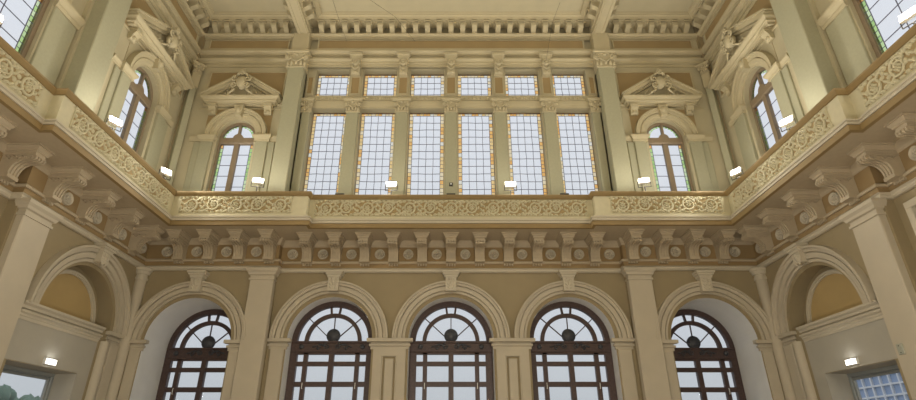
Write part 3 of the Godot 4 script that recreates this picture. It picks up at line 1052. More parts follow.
func build_centre_upper():
	var lw := ["outermost tall leaded window with amber border, next to a tall pilaster", "second tall leaded window with amber border in from a tall pilaster", "tall leaded window with amber border, next to the central pier"]
	var ls := ["outermost small upper leaded window, next to a tall pilaster", "second small upper leaded window in from a tall pilaster", "small upper leaded window next to the central pier"]
	for i in 6:
		var k: int = [0, 1, 2, 2, 1, 0][i]
		leaded_window((i - 2.5) * WSP, 8.22, 12.9, lw[k] + ", " + nd(i - 2.5), "tall leaded windows %d" % k)
	for i in 6:
		var k: int = [0, 1, 2, 2, 1, 0][i]
		leaded_window((i - 2.5) * WSP, 13.47, 14.67, ls[k] + ", " + nd(i - 2.5), "small upper leaded windows %d" % k)
	var lp := ["tall pale stone pier with garland capital at the centre of the leaded windows", "pale stone pier beside the central stone pier", "pale stone pier between the outermost leaded windows", "half pier with garland capital against a tall pilaster"]
	for i in range(-3, 4):
		var k := absi(i)
		var s := i * WSP if k < 3 else signf(i) * 5.26
		var hw := 0.21 if k < 3 else 0.15
		var t := thing("window_pier", lp[k] + ("" if k == 0 else ", " + nd(i)), "pier", at(WB, s, 0, 0), "" if k == 0 else "leaded window piers %d" % k)
		var st := mb()
		bevel_box(st, -hw, hw, 7.96, 12.68, -0.02, 0.11, 0.02)
		bevel_box(st, -hw - 0.05, hw + 0.05, 7.96, 8.4, -0.02, 0.19, 0.02)
		put(t, "shaft", done(st), M.stone)
		var cp := put(t, "capital", capital_mesh(hw * 2.0 + 0.02, 0.56, 0.1), M.top_cream, Vector3(0, 12.66, 0.11))
		cp.name = "capital"
		st = mb()
		box(st, -hw, hw, 13.45, 14.3, -0.02, 0.06)
		put(t, "upper_shaft", done(st), M.top_cream)
		st = mb()
		frame_border(st, -hw + 0.07, hw - 0.07, 13.52, 14.26, 0.035, 0.06, 0.10)
		put(t, "panel_border", done(st), M.top_cream)
		st = mb()
		box(st, -hw + 0.07, hw - 0.07, 13.52, 14.26, 0.06, 0.065)
		put(t, "panel", done(st), M.panel_ochre)
		if k < 3:
			put(t, "console", console_mesh(), M.top_cream, Vector3(0, 14.24, 0.15))
			st = mb()
			box(st, -0.15, 0.15, 14.3, 15.1, -0.02, 0.16)
			put(t, "console_backing", done(st), M.top_cream)
	# lintel bands between the two rows
	var st := mb()
	extrude_x(st, pr([0, 12.9, 0.02, 12.9, 0.02, 12.98, 0.04, 13.02, 0.06, 13.12, 0.06, 13.20, 0, 13.22]), -5.4, 5.4)
	var o := put(self, "trim_5", done(st), M.top_cream)
	o.transform = WB
	note(o, "cream lintel moulding over the tall leaded windows", "moulding", "", "structure")
	var ob := thing("trim_6", "carved ornament band between tall and small leaded windows", "ornament band", WB, "", "structure")
	st = mb()
	box(st, -5.4, 5.4, 13.22, 13.44, -0.02, 0.035)
	put(ob, "band", done(st), M.upper)
	st = mb()
	extrude_x(st, pr([0.0, 13.41, 0.06, 13.41, 0.06, 13.44, 0.0, 13.45]), -5.4, 5.4)
	extrude_x(st, pr([0.0, 13.22, 0.07, 13.22, 0.07, 13.25, 0.0, 13.25]), -5.4, 5.4)
	put(ob, "edge_moulding", done(st), M.top_cream)
	st = mb(true)
	var n := 72
	for i in n:
		var x := -5.35 + 10.7 * (i + 0.5) / n
		blob(st, Vector3(x, 13.335, 0.035), 0.05, 0.065, 0.03)
	var bd := put(ob, "bead", done(st), M.top_cream)
	bd.set_meta("kind", "stuff")

# ------------------------------------------------------------------ corner bays
func build_bay(w: Transform3D, s: float, dir: float, back: bool, us: float, view: String):
	var where := "end wall" if back else "long wall"
	var near_door := "nearer the %s door" % view if back else "with the %s door" % view
	# lower arch
	if back:
		arch_surround(w, s, PL, 1.38, 1.755, "moulded plaster corner arch with carved keystone on the end wall, %s" % near_door, "corner bay arches of the end wall", [[-1.75, -1.26], [1.26, 1.58]] if dir < 0 else [[-1.58, -1.26], [1.26, 1.75]], -0.09)
		lower_window(w, s, -1.2, "deep-set dark-framed arched corner window of the end wall, %s" % near_door, "corner bay windows of the end wall", -0.09)
		var t := thing("jamb_pilaster", "flat cream jamb strips below the corner arch of the end wall, %s" % near_door, "pilaster", at(w, s, 0, PL), "corner bay jamb strips")
		for e in [-1.0, 1.0]:
			var st := mb()
			bevel_box(st, minf(e * 1.30, e * 1.60), maxf(e * 1.30, e * 1.60), 0, 4.21, 0, 0.04, 0.015)
			put(t, "strip", done(st), M.arch_cream)
	else:
		var near := -signf(s)      # towards the viewer along x
		arch_surround(w, s, PL, 1.52, 1.95, "moulded plaster arch framing the blind lunette above the %s door" % view, "lunette arches of the long walls", [[-near * 1.36, -near * 1.93]])
		blind_lunette(w, s, near, view)
		side_door(w, s, near, view)
	# upper window with pediment; the long walls' bays are wider
	var k := 1.0 if back else 1.10
	var kp := 1.0 if back else 1.32
	var ups := UPS if back else UPS + 0.30
	var lift := Vector3(0, 0.0 if back else 0.28, 0)
	var t := thing("pedimented_surround", "window surround with cartouche pediment above the gallery, %s %s" % [where, near_door], "window surround", at(w, us, 0, PU), "pedimented surrounds of the %s" % where)
	var st := mb()
	arc(st, pr([0.70 * k, 0, 0.70 * k, 0.05, 0.78 * k, 0.07, 0.80 * k, 0.10, 0.89 * k, 0.11, 0.91 * k, 0.07, 0.93 * k, 0.13, 1.02 * k, 0.14, 1.03 * k, 0.19, 1.08 * k, 0.19, 1.08 * k, 0]), 0, ups, 0, PI, 36)
	put(t, "archivolt", done(st), M.top_cream)
	st = mb()
	extrude_z(st, pr([-0.10, ups + 0.72 * k, 0.10, ups + 0.72 * k, 0.17, 12.81 + lift.y, -0.17, 12.81 + lift.y]), 0, 0.26)
	st.set_smooth_group(0)
	blob(st, Vector3(0, ups + 0.95 * k, 0.26), 0.09, 0.14, 0.06)
	put(t, "keystone", done(st), M.top_cream)
	for e in [-1.0, 1.0]:
		st = mb()
		bevel_box(st, minf(e * 0.76 * k, e * 1.18 * k), maxf(e * 0.76 * k, e * 1.18 * k), 7.96, ups - 0.28, 0, 0.10, 0.015)
		bevel_box(st, minf(e * 1.18 * k, e * 1.42 * k), maxf(e * 1.18 * k, e * 1.42 * k), 7.96, ups - 0.28, 0, 0.05, 0.015)
		put(t, "jamb_pilaster", done(st), M.stone)
		st = mb()
		var a := minf(e * 0.74 * k, e * 1.20 * k)
		var b := maxf(e * 0.74 * k, e * 1.20 * k)
		run(st, pr([-0.1, ups - 0.29, 0.03, ups - 0.29, 0.04, ups - 0.24, 0.02, ups - 0.22, 0.06, ups - 0.16, 0.10, ups - 0.10, 0.10, ups - 0.04, 0.0, ups, -0.1, ups]), [Vector2(a, 0), Vector2(a, 0.10), Vector2(b, 0.10), Vector2(b, 0)])
		box(st, a + 0.01, b - 0.01, ups - 0.28, ups - 0.01, 0, 0.09)
		a = minf(e * 1.2 * k, e * 1.62 * k)
		b = maxf(e * 1.2 * k, e * 1.62 * k)
		extrude_x(st, pr([0, ups - 0.25, 0.05, ups - 0.25, 0.06, ups - 0.18, 0.10, ups - 0.10, 0.10, ups - 0.04, 0, ups - 0.02]), a, b)
		put(t, "impost", done(st), M.top_cream)
		# small console under the pediment
		st = mb()
		extrude_x(st, pr([0, 12.50, 0.08, 12.50, 0.12, 12.54, 0.13, 12.62, 0.18, 12.70, 0.24, 12.76, 0.24, 12.84, 0, 12.84]), e * 1.0 * kp - 0.13, e * 1.0 * kp + 0.13)
		box(st, e * 1.0 * kp - 0.16, e * 1.0 * kp + 0.16, 12.80, 12.87, 0, 0.28)
		st.set_smooth_group(0)
		lathe(st, pr([0.08, 0.1, 0.08, 0.15, 0.0, 0.17]), Vector3(e * 1.0 * kp, 12.60, 0), 10)
		put(t, "console", done(st), M.top_cream, lift)
	# frieze, cornice and raking cornice
	st = mb()
	box(st, -1.16 * kp, 1.16 * kp, 12.84, 12.89, 0, 0.12)
	box(st, -1.55, 1.55, 12.76, 12.82, 0, 0.03)
	run(st, pr([-0.1, 12.88, 0.02, 12.88, 0.03, 12.93, 0.10, 12.96, 0.10, 13.02, 0.18, 13.06, 0.20, 13.10, 0.20, 13.14, -0.1, 13.14]), [Vector2(-1.22 * kp, 0), Vector2(-1.22 * kp, 0.20), Vector2(1.22 * kp, 0.20), Vector2(1.22 * kp, 0)])
	box(st, -1.2 * kp, 1.2 * kp, 12.90, 13.12, 0, 0.18)
	put(t, "cornice", done(st), M.top_cream, lift)
	st = mb()
	extrude_z(st, pr([-1.25 * kp, 13.12, 1.25 * kp, 13.12, 0, 13.92]), 0, 0.12)
	put(t, "tympanum", done(st), M.top_cream, lift)
	st = mb()
	for e in [-1.0, 1.0]:
		extrude_z(st, pr([e * 1.40 * kp, 13.14, e * 1.40 * kp, 13.20, 0, 14.10, 0, 13.97, e * 1.22 * kp, 13.14]), 0, 0.36)
		extrude_z(st, pr([e * 1.44 * kp, 13.18, e * 1.44 * kp, 13.24, 0, 14.17, 0, 14.09]), 0, 0.42)
		extrude_z(st, pr([e * 1.12 * kp, 13.14, e * 1.24 * kp, 13.14, 0, 13.98, 0, 13.88]), 0, 0.24)
	put(t, "raking_cornice", done(st), M.top_cream, lift)
	st = mb(true)
	lathe(st, pr([0.17, 0.30, 0.18, 0.50, 0.12, 0.56, 0.0, 0.58]), Vector3(0, 0, 0), 14)
	var ct := Node3D.new()
	ct.name = "cartouche"
	t.add_child(ct, true)
	ct.position = Vector3(0, 13.66, 0) + lift
	var sh := put(ct, "shield", done(st), M.top_cream)
	sh.scale = Vector3(1, 1.35, 1)
	st = mb(true)
	for e in [-1.0, 1.0]:
		tube(st, spiral(Vector2(e * 0.23, 0.12), 0.13, 0.03, PI * 0.5, -e * 1.4, 0.50, 16), 0.040, 0.022, 6)
		tube(st, spiral(Vector2(e * 0.22, -0.16), 0.12, 0.03, -PI * 0.5, e * 1.4, 0.50, 16), 0.038, 0.02, 6)
		tube(st, [Vector3(e * 0.2, -0.30, 0.46), Vector3(e * 0.36, -0.42, 0.40), Vector3(e * 0.52, -0.50, 0.32), Vector3(e * 0.66, -0.50, 0.24)], 0.05, 0.02, 6)
		for i in 5:
			blob(st, Vector3(e * (0.28 + i * 0.075), -0.40 + 0.10 * (i % 2), 0.24), 0.06, 0.03, 0.12, e * (0.7 - i * 0.3))
		blob(st, Vector3(e * 0.14, 0.34, 0.44), 0.10, 0.05, 0.10, -e * 0.7)
	tube(st, spiral(Vector2(0, 0.42), 0.09, 0.09, 0, 1.0, 0.50, 14), 0.035, 0.035, 6)
	blob(st, Vector3(0, 0.42, 0.46), 0.07, 0.07, 0.10)
	blob(st, Vector3(0, 0.56, 0.42), 0.05, 0.07, 0.10)
	put(ct, "scrollwork", done(st), M.top_cream)
	# ochre wall panel behind the pediment
	var pn := thing("wall_panel", "sunken ochre wall panel behind the pediment, %s %s" % [where, near_door], "panel", at(w, us, 0, PU), "ochre panels behind the pediments of the %s" % where)
	st = mb()
	box(st, -1.38 * kp, 1.38 * kp, 13.02, 14.42, -0.02, 0.012)
	put(pn, "field", done(st), M.panel_ochre, Vector3(0, lift.y * 0.3, 0))
	st = mb()
	frame_border(st, -1.38 * kp, 1.38 * kp, 13.0, 14.42, 0.07, -0.01, 0.045)
	put(pn, "border", done(st), M.top_cream, Vector3(0, lift.y * 0.3, 0))
	pn = thing("wall_panel", "ochre spandrels round the small green-bordered window arch, %s %s" % [where, near_door], "panel", at(w, us, 0, PU), "ochre spandrels of the %s" % where)
	st = mb()
	for e in [-1.0, 1.0]:
		var outl := [Vector2(e * 1.16 * k, ups + 0.1), Vector2(e * 1.16 * k, 12.76 + lift.y), Vector2(e * 0.05, 12.76 + lift.y)]
		for i in 9:
			var a := PI / 2 - (PI / 2 - 0.09) * i / 8
			outl.append(Vector2(e * 1.10 * k * cos(a), ups + 1.10 * k * sin(a)))
		extrude_z(st, outl, -0.01, 0.012)
	put(pn, "spandrel", done(st), M.panel_ochre)
	small_window(w, us, -0.10, 0.66 * k, 8.32, "small arched window with green glass border, %s %s" % [where, near_door], "green-bordered windows of the %s" % where, 0.42, 0.105, 0.07, ups)

func blind_lunette(w: Transform3D, s: float, near: float, view: String):
	var t := thing("blind_lunette", "blind half-round niche with ochre field above the %s door" % view, "lunette", at(w, s, SPRING, 0), "blind lunettes")
	var st := mb()
	var oc := near * 0.14
	ring(st, 0, 1.18, -0.30, -0.12, oc, 0.02, 0, PI, 36)
	put(t, "field", done(st), M.lunette)
	st = mb()
	arc(st, pr([1.15, -0.30, 1.15, -0.07, 1.19, -0.07, 1.19, -0.03, 1.23, -0.03, 1.26, -0.06, 1.26, -0.30]), oc, 0.02, 0, PI, 36)
	put(t, "ring_moulding", done(st), M.cream)
	st = mb()
	ring(st, 1.10, 1.50, -0.30, -0.16, 0, 0, 0, PI, 36)
	put(t, "niche_back", done(st), M.ochre)
	# ledge
	st = mb()
	var a := minf(-near * 0.98, near * 2.02)
	var b := maxf(-near * 0.98, near * 2.02)
	extrude_x(st, pr([-0.30, -0.12, 0.33, -0.12, 0.34, -0.06, 0.40, -0.02, 0.40, 0.03, 0.20, 0.06, -0.30, 0.06]), a, b)
	extrude_x(st, pr([0.0, -0.36, 0.28, -0.36, 0.29, -0.30, 0.31, -0.28, 0.31, -0.24, 0.37, -0.21, 0.37, -0.17, 0.27, -0.17, 0.27, -0.12, 0.0, -0.12]), a, b)
	put(t, "ledge", done(st), M.cream)
	st = mb()
	var xa := minf(-near * 1.0, near * 2.02)
	var xb := maxf(-near * 1.0, near * 2.02)
	box(st, xa, xb, 3.38 - SPRING, -0.3, 0.0, PL + 0.012)
	box(st, minf(-near * 0.53, -near * 1.0), maxf(-near * 0.53, -near * 1.0), -SPRING, -1.22, 0.0, PL + 0.012)
	put(t, "infill", done(st), M.plain)
	# flat jamb pilaster and round colonnettes towards the corner
	var j := thing("jamb_pilaster", "jamb with rounded colonnettes between the %s door and the hall corner" % view, "pilaster", at(w, s - near * 1.66, 0, PL), "colonnette jambs of the long walls")
	st = mb(true)
	for q in [[near * 0.40, 0.14], [-near * 0.36, 0.10]]:
		lathe_y(st, pr([q[1], 0.0, q[1], 4.30]), Vector3(q[0], 0, 0.02), 16)
	put(j, "colonnette", done(st), M.arch_cream)
	st = mb()
	bevel_box(st, -0.20, 0.20, 0, 4.30, 0, 0.10, 0.02)
	put(j, "strip", done(st), M.arch_cream)

func side_door(w: Transform3D, s: float, near: float, view: String):
	var sc := (12.95 if near < 0 else -12.95)
	var d := thing("door_1" if near < 0 else "door_2", "grey-framed glazed door in a recess, " + ("trees seen through it" if view == "tree-view" else "an office block seen through it"), "door", at(w, sc, 0, -0.36), "glazed doors of the long walls", "structure")
	var st := mb()
	frame_border(st, -1.09, 1.09, 0.1, 3.27, 0.10, -0.05, 0.06)
	put(d, "frame", done(st), M.grey_metal)
	st = mb()
	frame_border(st, -1.03, 1.03, 0.2, 3.20, 0.06, -0.03, 0.03)
	put(d, "sash", done(st), M.grey_metal)
	rect_pane(d, -1.03, 1.03, 0.2, 3.20)
	st = mb()
	box(st, -1.19, 1.19, 3.365, 3.375, -0.12, 0.60)
	put(d, "head_lining", done(st), M.plain)

func small_window(w: Transform3D, s: float, p: float, r: float, sill: float, label: String, group: String, ph: float, bw: float, fw := 0.07, spring := UPS):
	window_count += 1
	var t := thing("window_%d" % window_count, label, "window", at(w, s, spring, p), group, "structure")
	var bottom := sill - spring
	var st := mb()
	ring(st, r - 0.10, r - 0.005, -0.06, 0.06, 0, 0, 0, PI, 30)
	box(st, -r + 0.005, -r + fw + 0.005, bottom, 0, -0.06, 0.06)
	box(st, r - fw - 0.005, r - 0.005, bottom, 0, -0.06, 0.06)
	box(st, -r + 0.07, r - 0.07, bottom, bottom + 0.1, -0.06, 0.06)
	put(t, "frame", done(st), M.wood_grey)
	st = mb()
	extrude_x(st, pr([-0.05, -0.24, 0.06, -0.24, 0.09, -0.2, 0.09, 0.0, -0.05, 0.0]), -r + 0.06, r - 0.06)
	put(t, "transom", done(st), M.wood_grey)
	st = mb()
	box(st, -0.085, 0.085, bottom, -0.2, -0.05, 0.07)
	box(st, -0.04, 0.04, 0.0, r - 0.08, -0.05, 0.06)
	put(t, "mullion", done(st), M.wood_grey)
	st = mb()
	ring(st, 0, r * 0.27, -0.04, 0.07, 0, 0, 0, PI, 16)
	put(t, "boss", done(st), M.wood_grey)
	for e in [0.0, 1.0]:
		ring_pane(t, r * 0.25, r - 0.19, PI * 0.5 * e, PI * 0.5 * (e + 1.0))
	var lead := mb()
	var stn := mb()
	var greens := [Color(0.62, 0.86, 0.36), Color(0.70, 0.90, 0.46), Color(0.54, 0.78, 0.32), Color(0.80, 0.93, 0.58)]
	# green border round the fanlight
	for i in 14:
		var a0 := PI * i / 14.0
		var a1 := PI * (i + 1) / 14.0
		stn.set_color(greens[rng.randi_range(0, 3)])
		ring(stn, r - 0.185, r - 0.105, -0.004, 0.004, 0, 0, a0 + 0.02, a1 - 0.02, 2)
	# green strip along each jamb
	var top := -0.24
	var n := int(round((top - bottom - 0.1) / 0.16))
	for j in n:
		var y0 := bottom + 0.1 + (top - bottom - 0.1) * j / n
		var y1 := bottom + 0.1 + (top - bottom - 0.1) * (j + 1) / n
		for e in [-1.0, 1.0]:
			stn.set_color(Color(0.95, 0.55, 0.2) if j == n - 1 else greens[rng.randi_range(0, 3)])
			var xa := minf(e * (r - fw - 0.01), e * (r - fw - 0.01 - bw))
			var xb := maxf(e * (r - fw - 0.01), e * (r - fw - 0.01 - bw))
			box(stn, xa, xb, y0 + 0.008, y1 - 0.008, -0.004, 0.004)
			bar(lead, Vector2(xa, y1), Vector2(xb, y1), 0.014, -0.006, 0.008)
	var sb := put(t, "green_border", done(stn), M.stained)
	note(sb, "strip of small green glass pieces", "", "", "stuff")
	for e in [-1.0, 1.0]:
		var xa := minf(e * 0.085, e * (r - fw - 0.01 - bw))
		var xb := maxf(e * 0.085, e * (r - fw - 0.01 - bw))
		var y := top
		var xin: float = xb if e > 0 else xa
		bar(lead, Vector2(xin, bottom), Vector2(xin, top), 0.016, -0.006, 0.008)
		var cols := maxi(1, int(round((xb - xa) / 0.75)))
		while y > bottom + 0.12:
			var y2 := maxf(bottom + 0.1, y - ph)
			for c in cols:
				rect_pane(t, lerpf(xa, xb, float(c) / cols), lerpf(xa, xb, float(c + 1) / cols), y2, y)
			bar(lead, Vector2(xa, y2), Vector2(xb, y2), 0.018, -0.006, 0.008)
			y = y2
		for c in range(1, cols):
			bar(lead, Vector2(lerpf(xa, xb, float(c) / cols), bottom), Vector2(lerpf(xa, xb, float(c) / cols), top), 0.018, -0.006, 0.008)
	put(t, "lead_came", done(lead), M.lead)

# ------------------------------------------------------------------ tall pilasters
func build_big_pilasters():
	# [frame, centre, half width below, half width above, group]
	for q in [[WB, -5.78, 0.36, 0.29, "end wall", "nearer the tree-view door"], [WB, 5.78, 0.36, 0.29, "end wall", "nearer the office-view door"], [WL, 11.08, 0.42, 0.40, "long wall", "with the tree-view door"], [WR, -11.08, 0.42, 0.40, "long wall", "with the office-view door"]]:
		var t := thing("tall_pilaster", "broad plain pilaster below the gallery, %s %s" % [q[4], q[5]], "pilaster", at(q[0], q[1], 0, 0.2), "lower pilasters of the %s" % q[4])
		var hw: float = q[2]
		var st := mb()
		bevel_box(st, -hw, hw, 0, 6.36, 0, 0.22, 0.02)
		put(t, "shaft", done(st), M.arch_cream)
		st = mb()
		run(st, pr([-0.1, 6.30, 0.03, 6.30, 0.03, 6.36, 0.0, 6.37, 0.0, 6.44, 0.05, 6.46, 0.07, 6.52, 0.12, 6.58, 0.12, 6.66, -0.1, 6.66]), [Vector2(-hw, 0), Vector2(-hw, 0.22), Vector2(hw, 0.22), Vector2(hw, 0)])
		box(st, -hw + 0.02, hw - 0.02, 6.31, 6.655, 0, 0.2)
		put(t, "capital", done(st), M.arch_cream)
		st = mb()
		bevel_box(st, -hw - 0.05, hw + 0.05, 0, 0.5, 0, 0.27, 0.03)
		put(t, "base", done(st), M.arch_cream)
		hw = q[3]
		var sc: float = q[1] + (0.04 if q[1] < 0 and q[4] == "end wall" else (-0.04 if q[4] == "end wall" else 0.0))
		t = thing("tall_pilaster", "tall pale stone pilaster with scroll capital above the gallery, %s %s" % [q[4], q[5]], "pilaster", at(q[0], sc, 0, 0.1), "upper pilasters of the %s" % q[4])
		st = mb()
		bevel_box(st, -hw, hw, 7.96, 14.40, -0.1, 0.40, 0.02)
		bevel_box(st, -hw - 0.06, hw + 0.06, 7.96, 8.5, -0.1, 0.46, 0.03)
		put(t, "shaft", done(st), M.stone)
		put(t, "capital", capital_mesh(hw * 2.0 + 0.06, 0.75, 0.4), M.top_cream, Vector3(0, 14.38, 0.40))
		st = mb()
		bevel_box(st, -hw - 0.02, hw + 0.02, 15.13, 16.13, 0, 0.34, 0.02)
		put(t, "entablature_block", done(st), M.top_cream)

# ------------------------------------------------------------------ middle of the long walls
func build_side_middles():
	for k in 2:
		var w: Transform3D = [WL, WR][k]
		var view: String = ["tree-view", "office-view"][k]
		var s := 8.05 if k == 0 else -8.05
		small_window(w, s, -0.16, 1.65, 8.32, "wide arched window with green glass border, long wall with the %s door" % view, "wide green-bordered windows of the long walls", 0.50, 0.14, 0.11, UPS + 0.2)
		var t := thing("arch_surround", "moulded arch round the wide green-bordered window, long wall with the %s door" % view, "arch", at(w, s, UPS + 0.2, 0), "arches of the wide green-bordered windows")
		var st := mb()
		arc(st, pr([1.68, 0, 1.68, 0.06, 1.80, 0.09, 1.9, 0.08, 2.0, 0.12, 2.05, 0.10, 2.05, 0]), 0, 0, 0, PI, 36)
		put(t, "archivolt", done(st), M.top_cream)
		for e in [-1.0, 1.0]:
			st = mb()
			extrude_x(st, pr([0, -0.30, 0.08, -0.30, 0.10, -0.22, 0.09, -0.18, 0.15, -0.10, 0.17, -0.04, 0.17, 0.02, 0, 0.05]), minf(e * 1.66, e * 2.54), maxf(e * 1.66, e * 2.54))
			put(t, "impost", done(st), M.top_cream)
			st = mb()
			bevel_box(st, minf(e * 1.70, e * 2.50), maxf(e * 1.70, e * 2.50), 7.76 - UPS, -0.3, 0, 0.06, 0.015)
			put(t, "jamb", done(st), M.stone)
		# framed glazed screen below
		var d := thing("window_%d" % (window_count + 1), "tall glazed screen in a cream frame, long wall with the %s door" % view, "window", at(w, 8.7 if k == 0 else -8.7, 0, -0.25), "glazed screens of the long walls", "structure")
		window_count += 1
		st = mb()
		frame_border(st, -1.45, 1.45, 0.1, 6.25, 0.16, 0.2, 0.36)
		put(d, "moulded_frame", done(st), M.cream)
		st = mb()
		frame_border(st, -1.36, 1.36, 0.1, 6.16, 0.08, -0.04, 0.06)
		for i in 4:
			box(st, -1.36, 1.36, 1.3 + i * 1.2, 1.36 + i * 1.2, -0.04, 0.05)
		box(st, -0.03, 0.03, 0.1, 6.16, -0.04, 0.05)
		put(d, "frame", done(st), M.grey_metal)
		for i in 5:
			for e in [0.0, 1.0]:
				rect_pane(d, -1.36 + e * 1.39, -0.03 + e * 1.39, (0.1 if i == 0 else 0.16 + i * 1.2), minf(6.16, 1.3 + i * 1.2))

# ------------------------------------------------------------------ lamps
func floodlight(pos: Vector3, aim: Vector3, label: String, group: String, up := false):
	var t := thing("floodlight", label, "floodlight", Transform3D.IDENTITY, group)
	t.position = pos
	t.basis = Basis.looking_at(aim, Vector3.UP)
	var st := mb()
	bevel_box(st, -0.17, 0.17, -0.10, 0.10, -0.02, 0.06, 0.02)
	for i in 6:
		box(st, -0.14 + i * 0.05, -0.13 + i * 0.05, -0.09, 0.09, 0.06, 0.09)
	put(t, "housing", done(st), M.lamp_case)
	st = mb()
	box(st, -0.15, 0.15, -0.085, 0.085, -0.03, -0.02)
	put(t, "lens", done(st), M.glow)
	st = mb()
	var down := t.basis.inverse() * Vector3(0, -1, 0)
	tube(st, [Vector3(-0.19, 0, 0.02), Vector3(-0.19, 0, 0.02) + down * 0.2], 0.012, 0.012, 6)
	tube(st, [Vector3(0.19, 0, 0.02), Vector3(0.19, 0, 0.02) + down * 0.2], 0.012, 0.012, 6)
	tube(st, [Vector3(-0.19, 0, 0.02) + down * 0.2, Vector3(0.19, 0, 0.02) + down * 0.2], 0.012, 0.012, 6)
	tube(st, [Vector3(0, 0, 0.02) + down * 0.2, Vector3(0, 0, 0.02) + down * 0.43], 0.018, 0.018, 6)
	put(t, "stand", done(st), M.dark_metal)
	var l := SpotLight3D.new()
	l.spot_angle = 75.0 if up else 88.0
	l.spot_angle_attenuation = 0.8 if up else 0.3
	l.spot_range = 60.0
	l.spot_attenuation = 2.0
	l.name = "flood_beam"
	t.add_child(l)
	l.position = Vector3(0, 0, -0.16)
	l.light_size = 0.12
	l.light_color = LAMP_COLOR
	l.light_energy = ADDED_UPLIGHT if up else FLOOD
	l.shadow_enabled = true
	if not up:
		var o := OmniLight3D.new()
		o.name = "flood_spill"
		t.add_child(o)
		o.position = Vector3(0, 0, -0.14)
		o.omni_range = 60.0
		o.omni_attenuation = 2.0
		o.light_size = 0.12
		o.light_color = LAMP_COLOR
		o.light_energy = SPILL
		o.shadow_enabled = true

func build_lamps():
	for e in [-1.0, 1.0]:
		floodlight(Vector3(e * 6.1, 9.30, -15.25 + 0.45), Vector3(-e * 0.25, 0.3, 0.9), "lit white floodlight on the end wall parapet by a tall pilaster, " + nd(e), "floodlights beside the pilasters")
		floodlight(Vector3(e * 1.9, 9.27, -15.0), Vector3(0, 0.3, 0.9), "lit white floodlight on the parapet below the leaded windows, " + nd(e), "floodlights of the middle parapet")
		floodlight(Vector3(e * 8.72, 9.30, -14.2), Vector3(-e * 0.8, 0.3, 0.45), "lit white floodlight on a long wall parapet at the hall corner, " + nd(e), "floodlights close to the corners")
		floodlight(Vector3(e * 8.72, 9.32, -11.5), Vector3(-e * 0.8, 0.3, 0.45), "lit white floodlight on a long wall parapet by the tall pilaster, " + nd(e), "floodlights beside the long wall pilasters")
		for i in 5:  # only the first is in view, the others are added to light the ceiling
			floodlight(Vector3(e * 8.95, 9.30, -7.75 + i * 3.8), Vector3(-e * 0.85, 0.3, 0.3) if i == 0 else Vector3(-e * 0.5, 0.86, -0.1), "lit white floodlight below a wide green-bordered window, " + nd(e) if i == 0 else "added unseen floodlight further along the long wall parapet, brightening the ceiling", "floodlights below the wide windows" if i == 0 else "added floodlights further along", i > 0)
	# made-up globe lamps below the view, added to brighten the lower hall
	for x in [-2.5, 2.5]:
		for z in [-4.0, 3.0]:
			var t := thing("added_floor_lamp", "added fill lamp below the view, opal glass globe on a dark metal post", "floor lamp", Transform3D(Basis.IDENTITY, Vector3(x, 0, z)), "added globe fill lamps")
			var st := mb(true)
			var pf := []
			for i in 13:
				var a := -PI / 2 + PI * i / 12
				pf.append(Vector2(0.22 * cos(a), 1.42 + 0.22 * sin(a)))
			lathe_y(st, pf, Vector3.ZERO, 20)
			put(t, "globe", done(st), M.glow)
			st = mb()
			lathe_y(st, pr([0.0, 0.0, 0.22, 0.0, 0.22, 0.04, 0.06, 0.08, 0.035, 0.2, 0.03, 1.12, 0.07, 1.17, 0.07, 1.21, 0.0, 1.21]), Vector3.ZERO, 16)
			put(t, "post", done(st), M.dark_metal)
			var l := OmniLight3D.new()
			l.name = "globe_fill_light"
			t.add_child(l)
			l.position = Vector3(0, 1.42, 0)
			l.omni_range = 60.0
			l.omni_attenuation = 2.0
			l.light_size = 0.2
			l.light_color = LAMP_COLOR
			l.light_energy = ADDED_FLOOR_LAMP
			l.shadow_enabled = true

